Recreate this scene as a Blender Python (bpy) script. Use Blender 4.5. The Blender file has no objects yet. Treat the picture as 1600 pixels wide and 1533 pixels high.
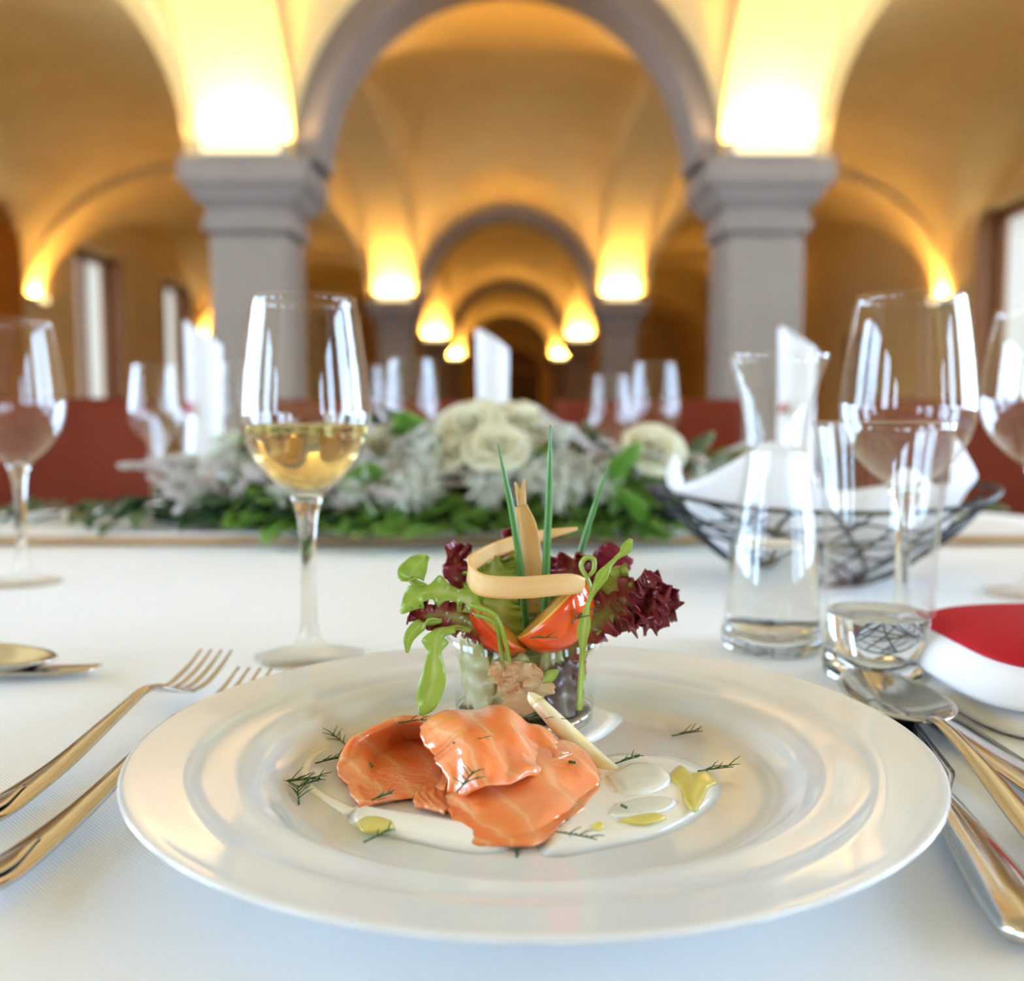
import bpy, math, random
import numpy as np
from mathutils import Vector, Matrix

# ------------------------------------------------------------------ camera, world, exposure
sc = bpy.context.scene
TZ = 0.75                      # table height; every thing is modelled with the table top at z = 0
FPX = 1540.0
PITCH = math.atan((766.5 - 640) / FPX)
YAW = math.atan((800 - 793) / FPX)
CAMZ = 0.152
cam_d = bpy.data.cameras.new('camera'); cam = bpy.data.objects.new('camera', cam_d)
sc.collection.objects.link(cam); sc.camera = cam
cam.location = (0, 0, TZ + CAMZ)
cam.rotation_euler = (math.pi / 2 - PITCH, 0, -YAW)
cam_d.sensor_width = 36; cam_d.lens = FPX / 1600 * 36
cam_d.clip_start = 0.02; cam_d.clip_end = 200
cam_d.dof.use_dof = True; cam_d.dof.focus_distance = 0.385; cam_d.dof.aperture_fstop = 6.0
sc.view_settings.view_transform = 'Standard'; sc.view_settings.look = 'None'
sc.view_settings.gamma = 1; sc.view_settings.use_curve_mapping = False
sc.view_settings.exposure = 0.0
w = bpy.data.worlds.new('overcast_sky'); sc.world = w; w.use_nodes = True
w.node_tree.nodes['Background'].inputs[0].default_value = (.72, .87, 1, 1)
w.node_tree.nodes['Background'].inputs[1].default_value = 4.0
DAY = 23.5                     # brightness of the daylight seen in the windows
LAMP = 490.0                    # brightness of the uplights
try:
    sc.cycles.use_denoising = True
    sc.cycles.transparent_max_bounces = 32
    sc.cycles.sample_clamp_indirect = 4
except Exception: pass

rnd = random.Random(5)
np.random.seed(5)
# camera rays, only to find where things stand in the room
_F = np.array([math.sin(YAW) * math.cos(PITCH), math.cos(YAW) * math.cos(PITCH), -math.sin(PITCH)])
_R = np.array([math.cos(YAW), -math.sin(YAW), 0]); _U = np.cross(_R, _F); _C = np.array([0, 0, CAMZ])
def ray(px, py): return _F + _R * (px - 800) / FPX - _U * (py - 766.5) / FPX
def U(px, py, Y):
    d = ray(px, py); return _C + d * (Y / d[1])
def T(px, py, z=0.0):
    d = ray(px, py); return _C + d * ((z - CAMZ) / d[2])

# ------------------------------------------------------------------ helpers
COL = sc.collection
def link(o): COL.objects.link(o); return o
def thing(name, label, cat, loc=(0, 0, 0), rotz=0, group=None, kind=None):
    o = link(bpy.data.objects.new(name, None)); o.location = loc; o.rotation_euler = (0, 0, rotz)
    o.empty_display_size = .02
    if label: o['label'] = label
    if cat: o['category'] = cat
    if group: o['group'] = group
    if kind: o['kind'] = kind
    return o
def mesh(name, geo, mat, smooth=True):
    verts, faces = geo[0], geo[1]
    m = bpy.data.meshes.new(name)
    m.from_pydata([tuple(map(float, v)) for v in verts], [], [tuple(map(int, f)) for f in faces])
    if len(geo) > 2 and geo[2] is not None:
        uv = np.asarray(geo[2]); l = m.uv_layers.new(name='UVMap')
        idx = np.empty(len(m.loops), int); m.loops.foreach_get('vertex_index', idx)
        l.data.foreach_set('uv', uv[idx].astype(np.float32).ravel())
    m.polygons.foreach_set('use_smooth', [smooth] * len(m.polygons))
    m.materials.append(mat); m.update()
    return m
def part(name, geo, mat, parent, smooth=True, world=False, label=None, kind=None):
    """a mesh under its thing; world=True: the vertices are room coordinates"""
    if world:
        L = Vector(parent.location)
        if parent.parent: L += parent.parent.location
        geo = (np.asarray(geo[0], float) - np.array(L),) + tuple(geo[1:])
    o = link(bpy.data.objects.new(name, mesh(name, geo, mat, smooth))); o.parent = parent
    if label: o['label'] = label
    if kind: o['kind'] = kind
    return o
def solo(name, geo, mat, label=None, cat=None, group=None, kind=None, smooth=True):
    v = np.asarray(geo[0], float); lo, hi = v.min(0), v.max(0)
    b = np.array([(lo[0] + hi[0]) / 2, (lo[1] + hi[1]) / 2, lo[2]])
    o = link(bpy.data.objects.new(name, mesh(name, (v - b,) + tuple(geo[1:]), mat, smooth))); o.location = b
    if label: o['label'] = label
    if cat: o['category'] = cat
    if group: o['group'] = group
    if kind: o['kind'] = kind
    return o
def dup(root, loc, rotz=0, label=None, scale=None):
    r = link(root.copy()); r.location = loc; r.rotation_euler = (0, 0, rotz)
    if label: r['label'] = label
    if scale: r.scale = scale
    for ch in list(root.children):
        c = link(ch.copy()); c.parent = r
        for g in list(ch.children):
            d = link(g.copy()); d.parent = c
    return r
def join(*geos):
    V, Fc, UV, n = [], [], [], 0; has = all(len(g) > 2 and g[2] is not None for g in geos)
    for g in geos:
        V.append(np.asarray(g[0], float)); Fc += [tuple(i + n for i in f) for f in g[1]]
        if has: UV.append(np.asarray(g[2]))
        n += len(g[0])
    return (np.vstack(V), Fc, np.vstack(UV) if has else None)
def box(x0, x1, y0, y1, z0, z1):
    v = [(x, y, z) for z in (z0, z1) for y in (y0, y1) for x in (x0, x1)]
    return (v, [(0, 2, 3, 1), (4, 5, 7, 6), (0, 1, 5, 4), (2, 6, 7, 3), (0, 4, 6, 2), (1, 3, 7, 5)])
def bbox(x0, x1, y0, y1, z0, z1, b):
    """box with chamfered edges"""
    V, Fc = [], []
    secs = [(z0, b), (z0 + b, 0), (z1 - b, 0), (z1, b)]
    for z, i in secs:
        xa, xb, ya, yb = x0 + i, x1 - i, y0 + i, y1 - i; c = b
        V += [(xa + c, ya, z), (xb - c, ya, z), (xb, ya + c, z), (xb, yb - c, z), (xb - c, yb, z), (xa + c, yb, z), (xa, yb - c, z), (xa, ya + c, z)]
    for k in range(3):
        for i in range(8):
            j = (i + 1) % 8; Fc.append((k * 8 + i, k * 8 + j, k * 8 + 8 + j, k * 8 + 8 + i))
    Fc += [tuple(range(7, -1, -1)), tuple(range(24, 32))]
    return (V, Fc)
def lathe(prof, seg=48, closed=False):
    V, Fc, rings = [], [], []
    for r, z in prof:
        if r < 1e-6: rings.append([len(V)]); V.append((0, 0, z))
        else:
            rings.append(list(range(len(V), len(V) + seg)))
            V += [(r * math.cos(2 * math.pi * i / seg), r * math.sin(2 * math.pi * i / seg), z) for i in range(seg)]
    n = len(rings)
    for k in range(n if closed else n - 1):
        a, b = rings[k], rings[(k + 1) % n]
        for i in range(seg):
            j = (i + 1) % seg
            if len(a) == 1 and len(b) == 1: continue
            if len(a) == 1: Fc.append((a[0], b[j], b[i]))
            elif len(b) == 1: Fc.append((a[i], a[j], b[0]))
            else: Fc.append((a[i], a[j], b[j], b[i]))
    return (V, Fc)
def spline(pts, n):
    P = np.asarray(pts, float); m = len(P)
    Q = np.vstack([2 * P[0] - P[1], P, 2 * P[-1] - P[-2]])
    out = []
    for t in np.linspace(0, m - 1, n):
        k = min(int(t), m - 2); u = t - k; a, b, c, d = Q[k:k + 4]
        out.append(.5 * (2 * b + (c - a) * u + (2 * a - 5 * b + 4 * c - d) * u * u + (3 * b - a - 3 * c + d) * u ** 3))
    return np.array(out)
def interp(vals, n):
    vals = np.asarray(vals, float); return np.interp(np.linspace(0, len(vals) - 1, n), np.arange(len(vals)), vals)
def norm(v): return v / (np.linalg.norm(v, axis=-1, keepdims=True) + 1e-12)
def tube(path, rad, seg=8, squash=None, cap=True):
    """round bar along a path; squash flattens it in z"""
    P = np.asarray(path, float); n = len(P)
    R = interp(rad, n) if np.ndim(rad) else np.full(n, rad)
    tan = norm(np.gradient(P, axis=0))
    up = np.array([0, 0, 1.]) if abs(tan[0][2]) < .9 else np.array([1., 0, 0])
    a = norm(np.cross(tan[0], up)); V = []
    for k in range(n):
        a = norm(a - tan[k] * np.dot(a, tan[k])); b = np.cross(tan[k], a)
        for i in range(seg):
            th = 2 * math.pi * i / seg
            o = (a * math.cos(th) + b * math.sin(th)) * R[k]
            if squash is not None: o = o * np.array([1, 1, squash])
            V.append(P[k] + o)
    Fc = [(k * seg + i, k * seg + (i + 1) % seg, k * seg + seg + (i + 1) % seg, k * seg + seg + i) for k in range(n - 1) for i in range(seg)]
    if cap: Fc += [tuple(range(seg - 1, -1, -1)), tuple(range((n - 1) * seg, n * seg))]
    uv = [(i / seg, k / (n - 1)) for k in range(n) for i in range(seg)]
    return (np.array(V), Fc, uv)
def bar(path, wid, thk, seg=14, n=40, flat=2.0):
    """flat bar (cutlery): superellipse section, width across, thickness up"""
    P = spline(path, n); W = interp(wid, n) if len(wid) != n else wid; H = interp(thk, n)
    W = np.convolve(np.pad(W, 2, 'edge'), np.ones(5) / 5, 'valid'); 
    tan = norm(np.gradient(P, axis=0)); V = []
    for k in range(n):
        s = norm(np.cross(tan[k], [0, 0, 1.])); u = np.cross(s, tan[k])
        for i in range(seg):
            th = 2 * math.pi * i / seg; c, d = math.cos(th), math.sin(th)
            c = math.copysign(abs(c) ** (2 / flat), c); d = math.copysign(abs(d) ** (2 / flat), d)
            V.append(P[k] + s * c * W[k] / 2 + u * d * H[k] / 2)
    Fc = [(k * seg + i, k * seg + (i + 1) % seg, k * seg + seg + (i + 1) % seg, k * seg + seg + i) for k in range(n - 1) for i in range(seg)]
    Fc += [tuple(range(seg - 1, -1, -1)), tuple(range((n - 1) * seg, n * seg))]
    return (np.array(V), Fc)
def upsample(ctrl, nh, nw):
    A = np.asarray(ctrl, float)
    B = np.stack([spline(A[:, j], nh) for j in range(A.shape[1])], 1)
    return np.stack([spline(B[i], nw) for i in range(nh)], 0)
def sheet(P, thick=.001):
    """closed thin body from an H x W grid of points, with uv"""
    P = np.asarray(P, float); H, W = P.shape[:2]
    N = norm(np.cross(np.gradient(P, axis=1), np.gradient(P, axis=0)))
    t = thick if np.ndim(thick) else np.full((H, W), thick)
    V = np.vstack([(P + N * t[..., None] / 2).reshape(-1, 3), (P - N * t[..., None] / 2).reshape(-1, 3)])
    k = H * W; Fc = []
    for i in range(H - 1):
        for j in range(W - 1):
            a, b, c, d = i * W + j, i * W + j + 1, i * W + W + j + 1, i * W + W + j
            Fc += [(a, b, c, d), (k + d, k + c, k + b, k + a)]
    e = [(0, j) for j in range(W)] + [(i, W - 1) for i in range(1, H)] + [(H - 1, j) for j in range(W - 2, -1, -1)] + [(i, 0) for i in range(H - 2, 0, -1)]
    e = [i * W + j for i, j in e]
    for q in range(len(e)):
        a, b = e[q], e[(q + 1) % len(e)]; Fc.append((b, a, k + a, k + b))
    uu, vv = np.meshgrid(np.linspace(0, 1, W), np.linspace(0, 1, H)); uv = np.stack([uu, vv], -1).reshape(-1, 2)
    return (V, Fc, np.vstack([uv, uv]))
def puddle(outline, z0, h, rings=6, n=64, power=3.0):
    """low drop: closed outline on a surface, domed"""
    O = np.asarray(outline, float)[:, :2]; O = spline(np.vstack([O, O[:1]]), n + 1)[:-1]; c = O.mean(0)
    V, Fc = [], []
    for k in range(rings + 1):
        r = 1 - k / (rings + .0)
        if k == rings: V.append((c[0], c[1], z0 + h)); break
        hh = h * max(0, 1 - r ** power) ** .5
        V += [(*(c + (o - c) * r), z0 + hh) for o in O]
    V += [(*o, z0) for o in O][:0]
    for k in range(rings - 1):
        for i in range(n):
            j = (i + 1) % n; Fc.append((k * n + i, k * n + j, k * n + n + j, k * n + n + i))
    for i in range(n): Fc.append(((rings - 1) * n + i, (rings - 1) * n + (i + 1) % n, rings * n))
    Fc.append(tuple(range(n - 1, -1, -1)))
    return (V, Fc)

# ------------------------------------------------------------------ materials
def nodes(name):
    m = bpy.data.materials.new(name); m.use_nodes = True
    nt = m.node_tree; return m, nt, nt.nodes, nt.links
def pm(name, col, rough=.5, metal=0, spec=.5, sss=0, coat=0, trans=0, ior=1.45, noise=None, bump=None, alpha=1, col2=None, scale=20, stretch=None):
    m, nt, N, L = nodes(name); b = N['Principled BSDF']
    b.inputs['Base Color'].default_value = (*col, 1); b.inputs['Roughness'].default_value = rough
    b.inputs['Metallic'].default_value = metal; b.inputs['Specular IOR Level'].default_value = spec
    b.inputs['IOR'].default_value = ior; b.inputs['Transmission Weight'].default_value = trans
    b.inputs['Coat Weight'].default_value = coat; b.inputs['Coat Roughness'].default_value = .05
    b.inputs['Alpha'].default_value = alpha
    if sss: b.inputs['Subsurface Weight'].default_value = sss; b.inputs['Subsurface Radius'].default_value = (.006, .003, .0015); b.inputs['Subsurface Scale'].default_value = 1
    tc = N.new('ShaderNodeTexCoord'); src = tc.outputs['Object']
    if stretch:
        mp = N.new('ShaderNodeMapping'); mp.inputs['Scale'].default_value = stretch; L.new(src, mp.inputs[0]); src = mp.outputs[0]
    if col2 is not None:
        n = N.new('ShaderNodeTexNoise'); n.inputs['Scale'].default_value = scale; n.inputs['Detail'].default_value = 4; L.new(src, n.inputs['Vector'])
        r = N.new('ShaderNodeValToRGB'); r.color_ramp.elements[0].position = .35; r.color_ramp.elements[1].position = .65
        r.color_ramp.elements[0].color = (*col, 1); r.color_ramp.elements[1].color = (*col2, 1)
        L.new(n.outputs['Fac'], r.inputs[0]); L.new(r.outputs[0], b.inputs['Base Color'])
    if bump:
        n2 = N.new('ShaderNodeTexNoise'); n2.inputs['Scale'].default_value = bump[0]; n2.inputs['Detail'].default_value = 3; L.new(src, n2.inputs['Vector'])
        bp = N.new('ShaderNodeBump'); bp.inputs['Strength'].default_value = bump[1]; bp.inputs['Distance'].default_value = bump[2]
        L.new(n2.outputs['Fac'], bp.inputs['Height']); L.new(bp.outputs[0], b.inputs['Normal'])
    return m
def emit(name, col, s):
    m, nt, N, L = nodes(name); N.remove(N['Principled BSDF']); e = N.new('ShaderNodeEmission')
    e.inputs[0].default_value = (*col, 1); e.inputs[1].default_value = s; L.new(e.outputs[0], N['Material Output'].inputs[0]); return m
def thin_glass(name, tint=(.99, .993, .99), ior=1.41):
    """wall of a thin glass: light passes straight, Fresnel mirror on both faces"""
    m, nt, N, L = nodes(name); N.remove(N['Principled BSDF'])
    g = N.new('ShaderNodeNewGeometry'); mx = N.new('ShaderNodeMix'); mx.data_type = 'FLOAT'
    mx.inputs[2].default_value = ior; mx.inputs[3].default_value = 1 / ior; L.new(g.outputs['Backfacing'], mx.inputs[0])
    f = N.new('ShaderNodeFresnel'); L.new(mx.outputs[0], f.inputs['IOR'])
    t = N.new('ShaderNodeBsdfTransparent'); t.inputs[0].default_value = (*tint, 1)
    gl = N.new('ShaderNodeBsdfGlossy'); gl.inputs['Roughness'].default_value = .01; gl.inputs[0].default_value = (1, 1, 1, 1)
    ms = N.new('ShaderNodeMixShader'); L.new(f.outputs[0], ms.inputs[0]); L.new(t.outputs[0], ms.inputs[1]); L.new(gl.outputs[0], ms.inputs[2])
    L.new(ms.outputs[0], N['Material Output'].inputs[0]); return m
def solid_glass(name, col=(1, 1, 1), ior=1.5):
    m, nt, N, L = nodes(name); N.remove(N['Principled BSDF']); g = N.new('ShaderNodeBsdfGlass')
    g.inputs['Color'].default_value = (*col, 1); g.inputs['IOR'].default_value = ior; g.inputs['Roughness'].default_value = 0
    L.new(g.outputs[0], N['Material Output'].inputs[0]); return m
def leafmat(name, stops, rough=.35, trans=.25, edge=1.0, along=.5, nscale=60, spec=.5, namp=.5):
    """colour runs from the midrib/base to the rim/tip of the leaf, mottled"""
    m, nt, N, L = nodes(name); b = N['Principled BSDF']; b.inputs['Roughness'].default_value = rough
    b.inputs['Specular IOR Level'].default_value = spec
    uv = N.new('ShaderNodeUVMap'); sp = N.new('ShaderNodeSeparateXYZ'); L.new(uv.outputs[0], sp.inputs[0])
    def mth(op, a, c, d=None):
        k = N.new('ShaderNodeMath'); k.operation = op
        for i, x in enumerate((a, c) if d is None else (a, c, d)):
            if isinstance(x, (int, float)): k.inputs[i].default_value = x
            else: L.new(x, k.inputs[i])
        return k.outputs[0]
    e = mth('ABSOLUTE', mth('SUBTRACT', sp.outputs[0], .5), 0); e = mth('MULTIPLY', e, 2 * edge)
    a = mth('MULTIPLY', sp.outputs[1], along)
    tc = N.new('ShaderNodeTexCoord'); n = N.new('ShaderNodeTexNoise'); n.inputs['Scale'].default_value = nscale; n.inputs['Detail'].default_value = 4
    L.new(tc.outputs['Object'], n.inputs['Vector'])
    f = mth('ADD', mth('ADD', mth('MULTIPLY', e, .6), a), mth('MULTIPLY', mth('SUBTRACT', n.outputs['Fac'], .5), namp))
    r = N.new('ShaderNodeValToRGB'); el = r.color_ramp.elements
    while len(el) < len(stops): el.new(.5)
    for k, (p, c) in enumerate(stops): el[k].position = p; el[k].color = (*c, 1)
    L.new(f, r.inputs[0]); L.new(r.outputs[0], b.inputs['Base Color'])
    tr = N.new('ShaderNodeBsdfTranslucent'); L.new(r.outputs[0], tr.inputs[0])
    ms = N.new('ShaderNodeMixShader'); ms.inputs[0].default_value = trans
    L.new(b.outputs[0], ms.inputs[1]); L.new(tr.outputs[0], ms.inputs[2]); L.new(ms.outputs[0], N['Material Output'].inputs[0])
    bp = N.new('ShaderNodeBump'); bp.inputs['Strength'].default_value = .4; bp.inputs['Distance'].default_value = .001
    L.new(n.outputs['Fac'], bp.inputs['Height']); L.new(bp.outputs[0], b.inputs['Normal'])
    return m

PLASTER = pm('ochre_cream_plaster', (.80, .565, .245), .9, spec=.1, col2=(.84, .61, .275), scale=1.5, bump=(8, .15, .01))
STONE = pm('grey_painted_stone', (.245, .20, .168), .8, spec=.2, col2=(.275, .225, .188), scale=3, bump=(20, .15, .01))
FLOORM = pm('oak_floor', (.085, .04, .018), .4, col2=(.12, .06, .026), scale=3, stretch=(8, .6, 1))
WOOD = pm('brown_window_wood', (.20, .07, .02), .45, col2=(.27, .10, .03), scale=6, stretch=(10, 10, 1))
DOORM = pm('dark_door_wood', (.06, .03, .018), .5, col2=(.09, .045, .02), scale=5, stretch=(8, 8, 1))
SKYP = emit('window_daylight', (.53, .74, 1), DAY)
LAMPG = emit('uplight_glow', (1, .585, .17), LAMP)
LAMPF = emit('uplight_diffuser', (1, .74, .36), 2.6)
LAMPB = pm('uplight_body', (.55, .50, .42), .5)
def curtain_mat(name, c, t):
    m, nt, N, L = nodes(name); b = N['Principled BSDF']; b.inputs['Base Color'].default_value = (*c, 1); b.inputs['Roughness'].default_value = .9
    b.inputs['Specular IOR Level'].default_value = .1
    tr = N.new('ShaderNodeBsdfTranslucent'); tr.inputs[0].default_value = (*t, 1); a = N.new('ShaderNodeAddShader')
    L.new(b.outputs[0], a.inputs[0]); L.new(tr.outputs[0], a.inputs[1]); L.new(a.outputs[0], N['Material Output'].inputs[0]); return m
SHEER = curtain_mat('white_sheer_curtain', (.55, .55, .53), (.34, .31, .27))
DRAPE = curtain_mat('rust_drape', (.42, .13, .015), (.006, .002, .0004))
LEATHER = pm('rust_red_upholstery', (.135, .020, .006), .8, spec=.2, col2=(.16, .025, .008), scale=8, bump=(60, .2, .004))
CHAIRWOOD = pm('dark_chair_wood', (.07, .03, .015), .45, col2=(.1, .045, .02), scale=6)

def cloth_mat():
    m, nt, N, L = nodes('white_damask'); b = N['Principled BSDF']; b.inputs['Base Color'].default_value = (.86, .87, .88, 1)
    b.inputs['Roughness'].default_value = .75; b.inputs['Specular IOR Level'].default_value = .2; b.inputs['Sheen Weight'].default_value = .15
    tc = N.new('ShaderNodeTexCoord'); w1 = N.new('ShaderNodeTexWave'); w1.inputs['Scale'].default_value = 330; w1.bands_direction = 'DIAGONAL'
    w2 = N.new('ShaderNodeTexWave'); w2.inputs['Scale'].default_value = 420; w2.bands_direction = 'X'
    n = N.new('ShaderNodeTexNoise'); n.inputs['Scale'].default_value = 3; n.inputs['Detail'].default_value = 2
    for k in (w1, w2, n): L.new(tc.outputs['Object'], k.inputs['Vector'])
    a = N.new('ShaderNodeMath'); a.operation = 'ADD'; L.new(w1.outputs['Fac'], a.inputs[0]); L.new(w2.outputs['Fac'], a.inputs[1])
    bp = N.new('ShaderNodeBump'); bp.inputs['Strength'].default_value = .25; bp.inputs['Distance'].default_value = .0004
    bp2 = N.new('ShaderNodeBump'); bp2.inputs['Strength'].default_value = .35; bp2.inputs['Distance'].default_value = .02
    L.new(n.outputs['Fac'], bp2.inputs['Height']); L.new(a.outputs[0], bp.inputs['Height']); L.new(bp2.outputs[0], bp.inputs['Normal'])
    L.new(bp.outputs[0], b.inputs['Normal']); return m
CLOTH = cloth_mat()
NAPW = pm('white_napkin', (.85, .85, .87), .8, spec=.15, bump=(900, .15, .0005))
NAPR = pm('red_napkin', (.42, .012, .018), .75, spec=.15, bump=(1200, .2, .0005))
PORC = pm('white_porcelain', (.72, .735, .73), .03, coat=.4, ior=1.5)
STEEL = pm('polished_steel', (.62, .60, .57), .10, metal=1)
GLASS = thin_glass('thin_clear_glass'); GLASSR = solid_glass('clear_glass', (.99, 1, .995))
WATER = solid_glass('water', (.985, .995, .995), 1.33); WINE = solid_glass('pale_gold_wine', (.99, .92, .66), 1.345)
WIRE = pm('black_wire', (.03, .032, .036), .4, metal=.6)
BOARD = pm('tan_board', (.42, .27, .14), .5, col2=(.52, .36, .20), scale=12, stretch=(2, 20, 1))

# ------------------------------------------------------------------ the hall
ZS = 1.63                                  # springing of the vaults above the table top
BAY = 7.7
ROWS = [6.25 + BAY * k for k in range(-2, 5)]  # rows of columns; the first two lie behind the camera
NX = 1.55; XL, XR = -6.6, 6.1; FZ = -TZ
Y0, Y1 = ROWS[0], ROWS[-1] - 2.0
solo('floor', box(XL - .6, XR + .6, Y0 - .4, Y1 + .4, FZ - .1, FZ), FLOORM, kind='structure', smooth=False)

ceil = thing('ceiling', None, None, (0, 0, ZS), kind='structure')
def vault(x0, x1, y0, y1, hx, hy, n=36):
    th = np.linspace(-math.pi / 2, math.pi / 2, n); u = np.sin(th)
    X, Y = np.meshgrid((x0 + x1) / 2 + u * (x1 - x0) / 2, (y0 + y1) / 2 + u * (y1 - y0) / 2)
    c = np.cos(th); A, B = np.meshgrid(hx * c, hy * c)
    dome = .18 * A * B / (hx * hy)
    Z = ZS + np.maximum(A, B) + dome
    V = np.stack([X, Y, Z], -1).reshape(-1, 3)
    Fc = [(i * n + j, i * n + n + j, i * n + n + j + 1, i * n + j + 1) for i in range(n - 1) for j in range(n - 1)]
    return (V, Fc)
def arch(c0, c1, half, rise, axis, mid, n=40, thk=.35):
    """solid arch band; axis 'x': spans in x, thick in y around mid"""
    th = np.linspace(0, math.pi, n); V = []
    for t in th:
        for e, (a, b) in enumerate(((half, rise), (half + thk, rise + thk))):
            s = (c0 + c1) / 2 - a * math.cos(t) if e == 0 else (c0 + c1) / 2 - min(a, half + .22) * math.cos(t)
            z = ZS + b * math.sin(t)
            for m_ in mid: V.append((s, m_, z) if axis == 'x' else (m_, s, z))
    Fc = []
    for k in range(n - 1):
        a = k * 4; b = a + 4
        Fc += [(a, a + 1, b + 1, b), (a + 2, b + 2, b + 3, a + 3), (a, b, b + 2, a + 2), (a + 1, a + 3, b + 3, b + 1)]
    Fc += [(0, 2, 3, 1), (4 * n - 4, 4 * n - 3, 4 * n - 1, 4 * n - 2)]
    return (V, Fc)
ends = ROWS[:-1] + [Y1]
for k in range(len(ends) - 1):
    a, b = ends[k] + .22, ends[k + 1] - .22
    part('vault_bay', vault(-1.27, 1.27, a, b, 1.27, 1.5), PLASTER, ceil, world=True)
    part('vault_bay', vault(XL, -1.83, a, b, 1.85, 1.62), PLASTER, ceil, world=True)
    part('vault_bay', vault(1.83, XR, a, b, 1.85, 1.62), PLASTER, ceil, world=True)
    for s in (-1, 1):
        part('long_arch', arch(ends[k], ends[k + 1], (ends[k + 1] - ends[k]) / 2 - .25, 1.42, 'y', (s * NX - .285, s * NX + .285)), PLASTER, ceil, world=True, smooth=False)
for y in ends[:-1]:
    part('cross_arch', arch(-1.1, 1.1, 1.12, 1.12, 'x', (y - .25, y + .25)), STONE, ceil, world=True, smooth=False)
    part('cross_arch', arch(XL, -NX - .36, (-NX - .36 - XL) / 2, 1.72, 'x', (y - .25, y + .25)), PLASTER, ceil, world=True, smooth=False)
    part('cross_arch', arch(NX + .36, XR, (XR - NX - .36) / 2, 1.72, 'x', (y - .25, y + .25)), PLASTER, ceil, world=True, smooth=False)
part('roof_slab', box(XL - .6, XR + .6, Y0 - .4, Y1 + .4, ZS + 2.25, ZS + 2.4), PLASTER, ceil, world=True, smooth=False)

WZ0, WZ1 = -.05, 2.72
def wall(name, X, out, wins):
    x0, x1 = sorted((X, X + out * .4)); g = []; ys = [Y0 - .4] + [v for w_ in wins for v in w_] + [Y1 + .4]
    for i in range(0, len(ys), 2): g.append(box(x0, x1, ys[i], ys[i + 1], FZ, ZS + 2.3))
    for a, b in wins: g += [box(x0, x1, a, b, FZ, WZ0), box(x0, x1, a, b, WZ1, ZS + 2.3)]
    solo(name, join(*g), PLASTER, kind='structure', smooth=False)
WL = [(-8.2, -6.2), (-4.6, -2.6), (-1.0, 1.7), (2.3, 5.0), (7.6, 9.4), (11.3, 13.15), (15.3, 17.2), (19.1, 20.9)]
WR = [(-8.2, -6.2), (-4.6, -2.6), (-1.0, 1.7), (2.3, 5.0), (7.6, 9.4), (10.6, 13.0)]
wall('wall_left', XL, -1, WL); wall('wall_right', XR, 1, WR)
solo('wall_back', box(XL, XR, Y0 - .4, Y0, FZ, ZS + 2.3), PLASTER, kind='structure', smooth=False)
solo('wall_far', box(XL, XR, Y1, Y1 + .4, FZ, ZS + 2.3), PLASTER, kind='structure', smooth=False)
def pleats(y0, y1, x, z0, z1, amp, per, taper=0.0):
    n = max(12, int(abs(y1 - y0) / per * 8)); P = np.zeros((6, n, 3))
    for i, v in enumerate(np.linspace(0, 1, 6)):
        for j, u in enumerate(np.linspace(0, 1, n)):
            yy = y0 + (y1 - y0) * u; yy = yy + (y0 - yy) * taper * math.sin(v * math.pi / 2) * .8
            P[i, j] = (x + amp * math.sin(2 * math.pi * u * abs(y1 - y0) / per), yy, z0 + (z1 - z0) * (1 - v))
    return sheet(P, .006)
nwin = 0
for X, out, wins in ((XL, -1, WL), (XR, 1, WR)):
    for a, b in wins:
        nwin += 1; r = thing('window_%d' % nwin, None, None, (X + out * .2, (a + b) / 2, WZ0), kind='structure')
        xo = X + out * .3
        x0, x1 = sorted((xo - .04, xo + .04)); f = .13
        for nm, g in (('jamb', box(x0, x1, a, a + f, WZ0, WZ1)), ('jamb', box(x0, x1, b - f, b, WZ0, WZ1)), ('head', box(x0, x1, a, b, WZ1 - f, WZ1)),
                      ('sill', box(x0 - .05, x1 + .05, a, b, WZ0, WZ0 + .05)), ('mullion', box(x0, x1, (a + b) / 2 - .07, (a + b) / 2 + .07, WZ0, WZ1))):
            part(nm, g, WOOD, r, smooth=False, world=True)
        for c0, c1 in ((a + f, (a + b) / 2 - .07), ((a + b) / 2 + .07, b - f)):
            xa, xb = sorted((xo + out * .092, xo + out * .099))
            part('pane', box(xa, xb, c0, c1, WZ0 + .05, WZ1 - f), SKYP, r, smooth=False, world=True)
        # wooden lining of the reveal
        for y in (a, b - .02):
            xa, xb = sorted((X, xo)); part('reveal_board', box(xa, xb, y, y + .02, WZ0, WZ1), WOOD, r, smooth=False, world=True)
        if b > 5:
            part('curtain', pleats(a + .03, b - .03, xo + out * .07, WZ0 + .03, WZ1 - .03, .015, .16), SHEER, r, world=True)
        if 9 < a < 13 and out < 0:
            part('drape', pleats(b - .55, b + .25, X + .12, WZ0 - .4, WZ1 + .02, .04, .2), DRAPE, r, world=True)
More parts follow.
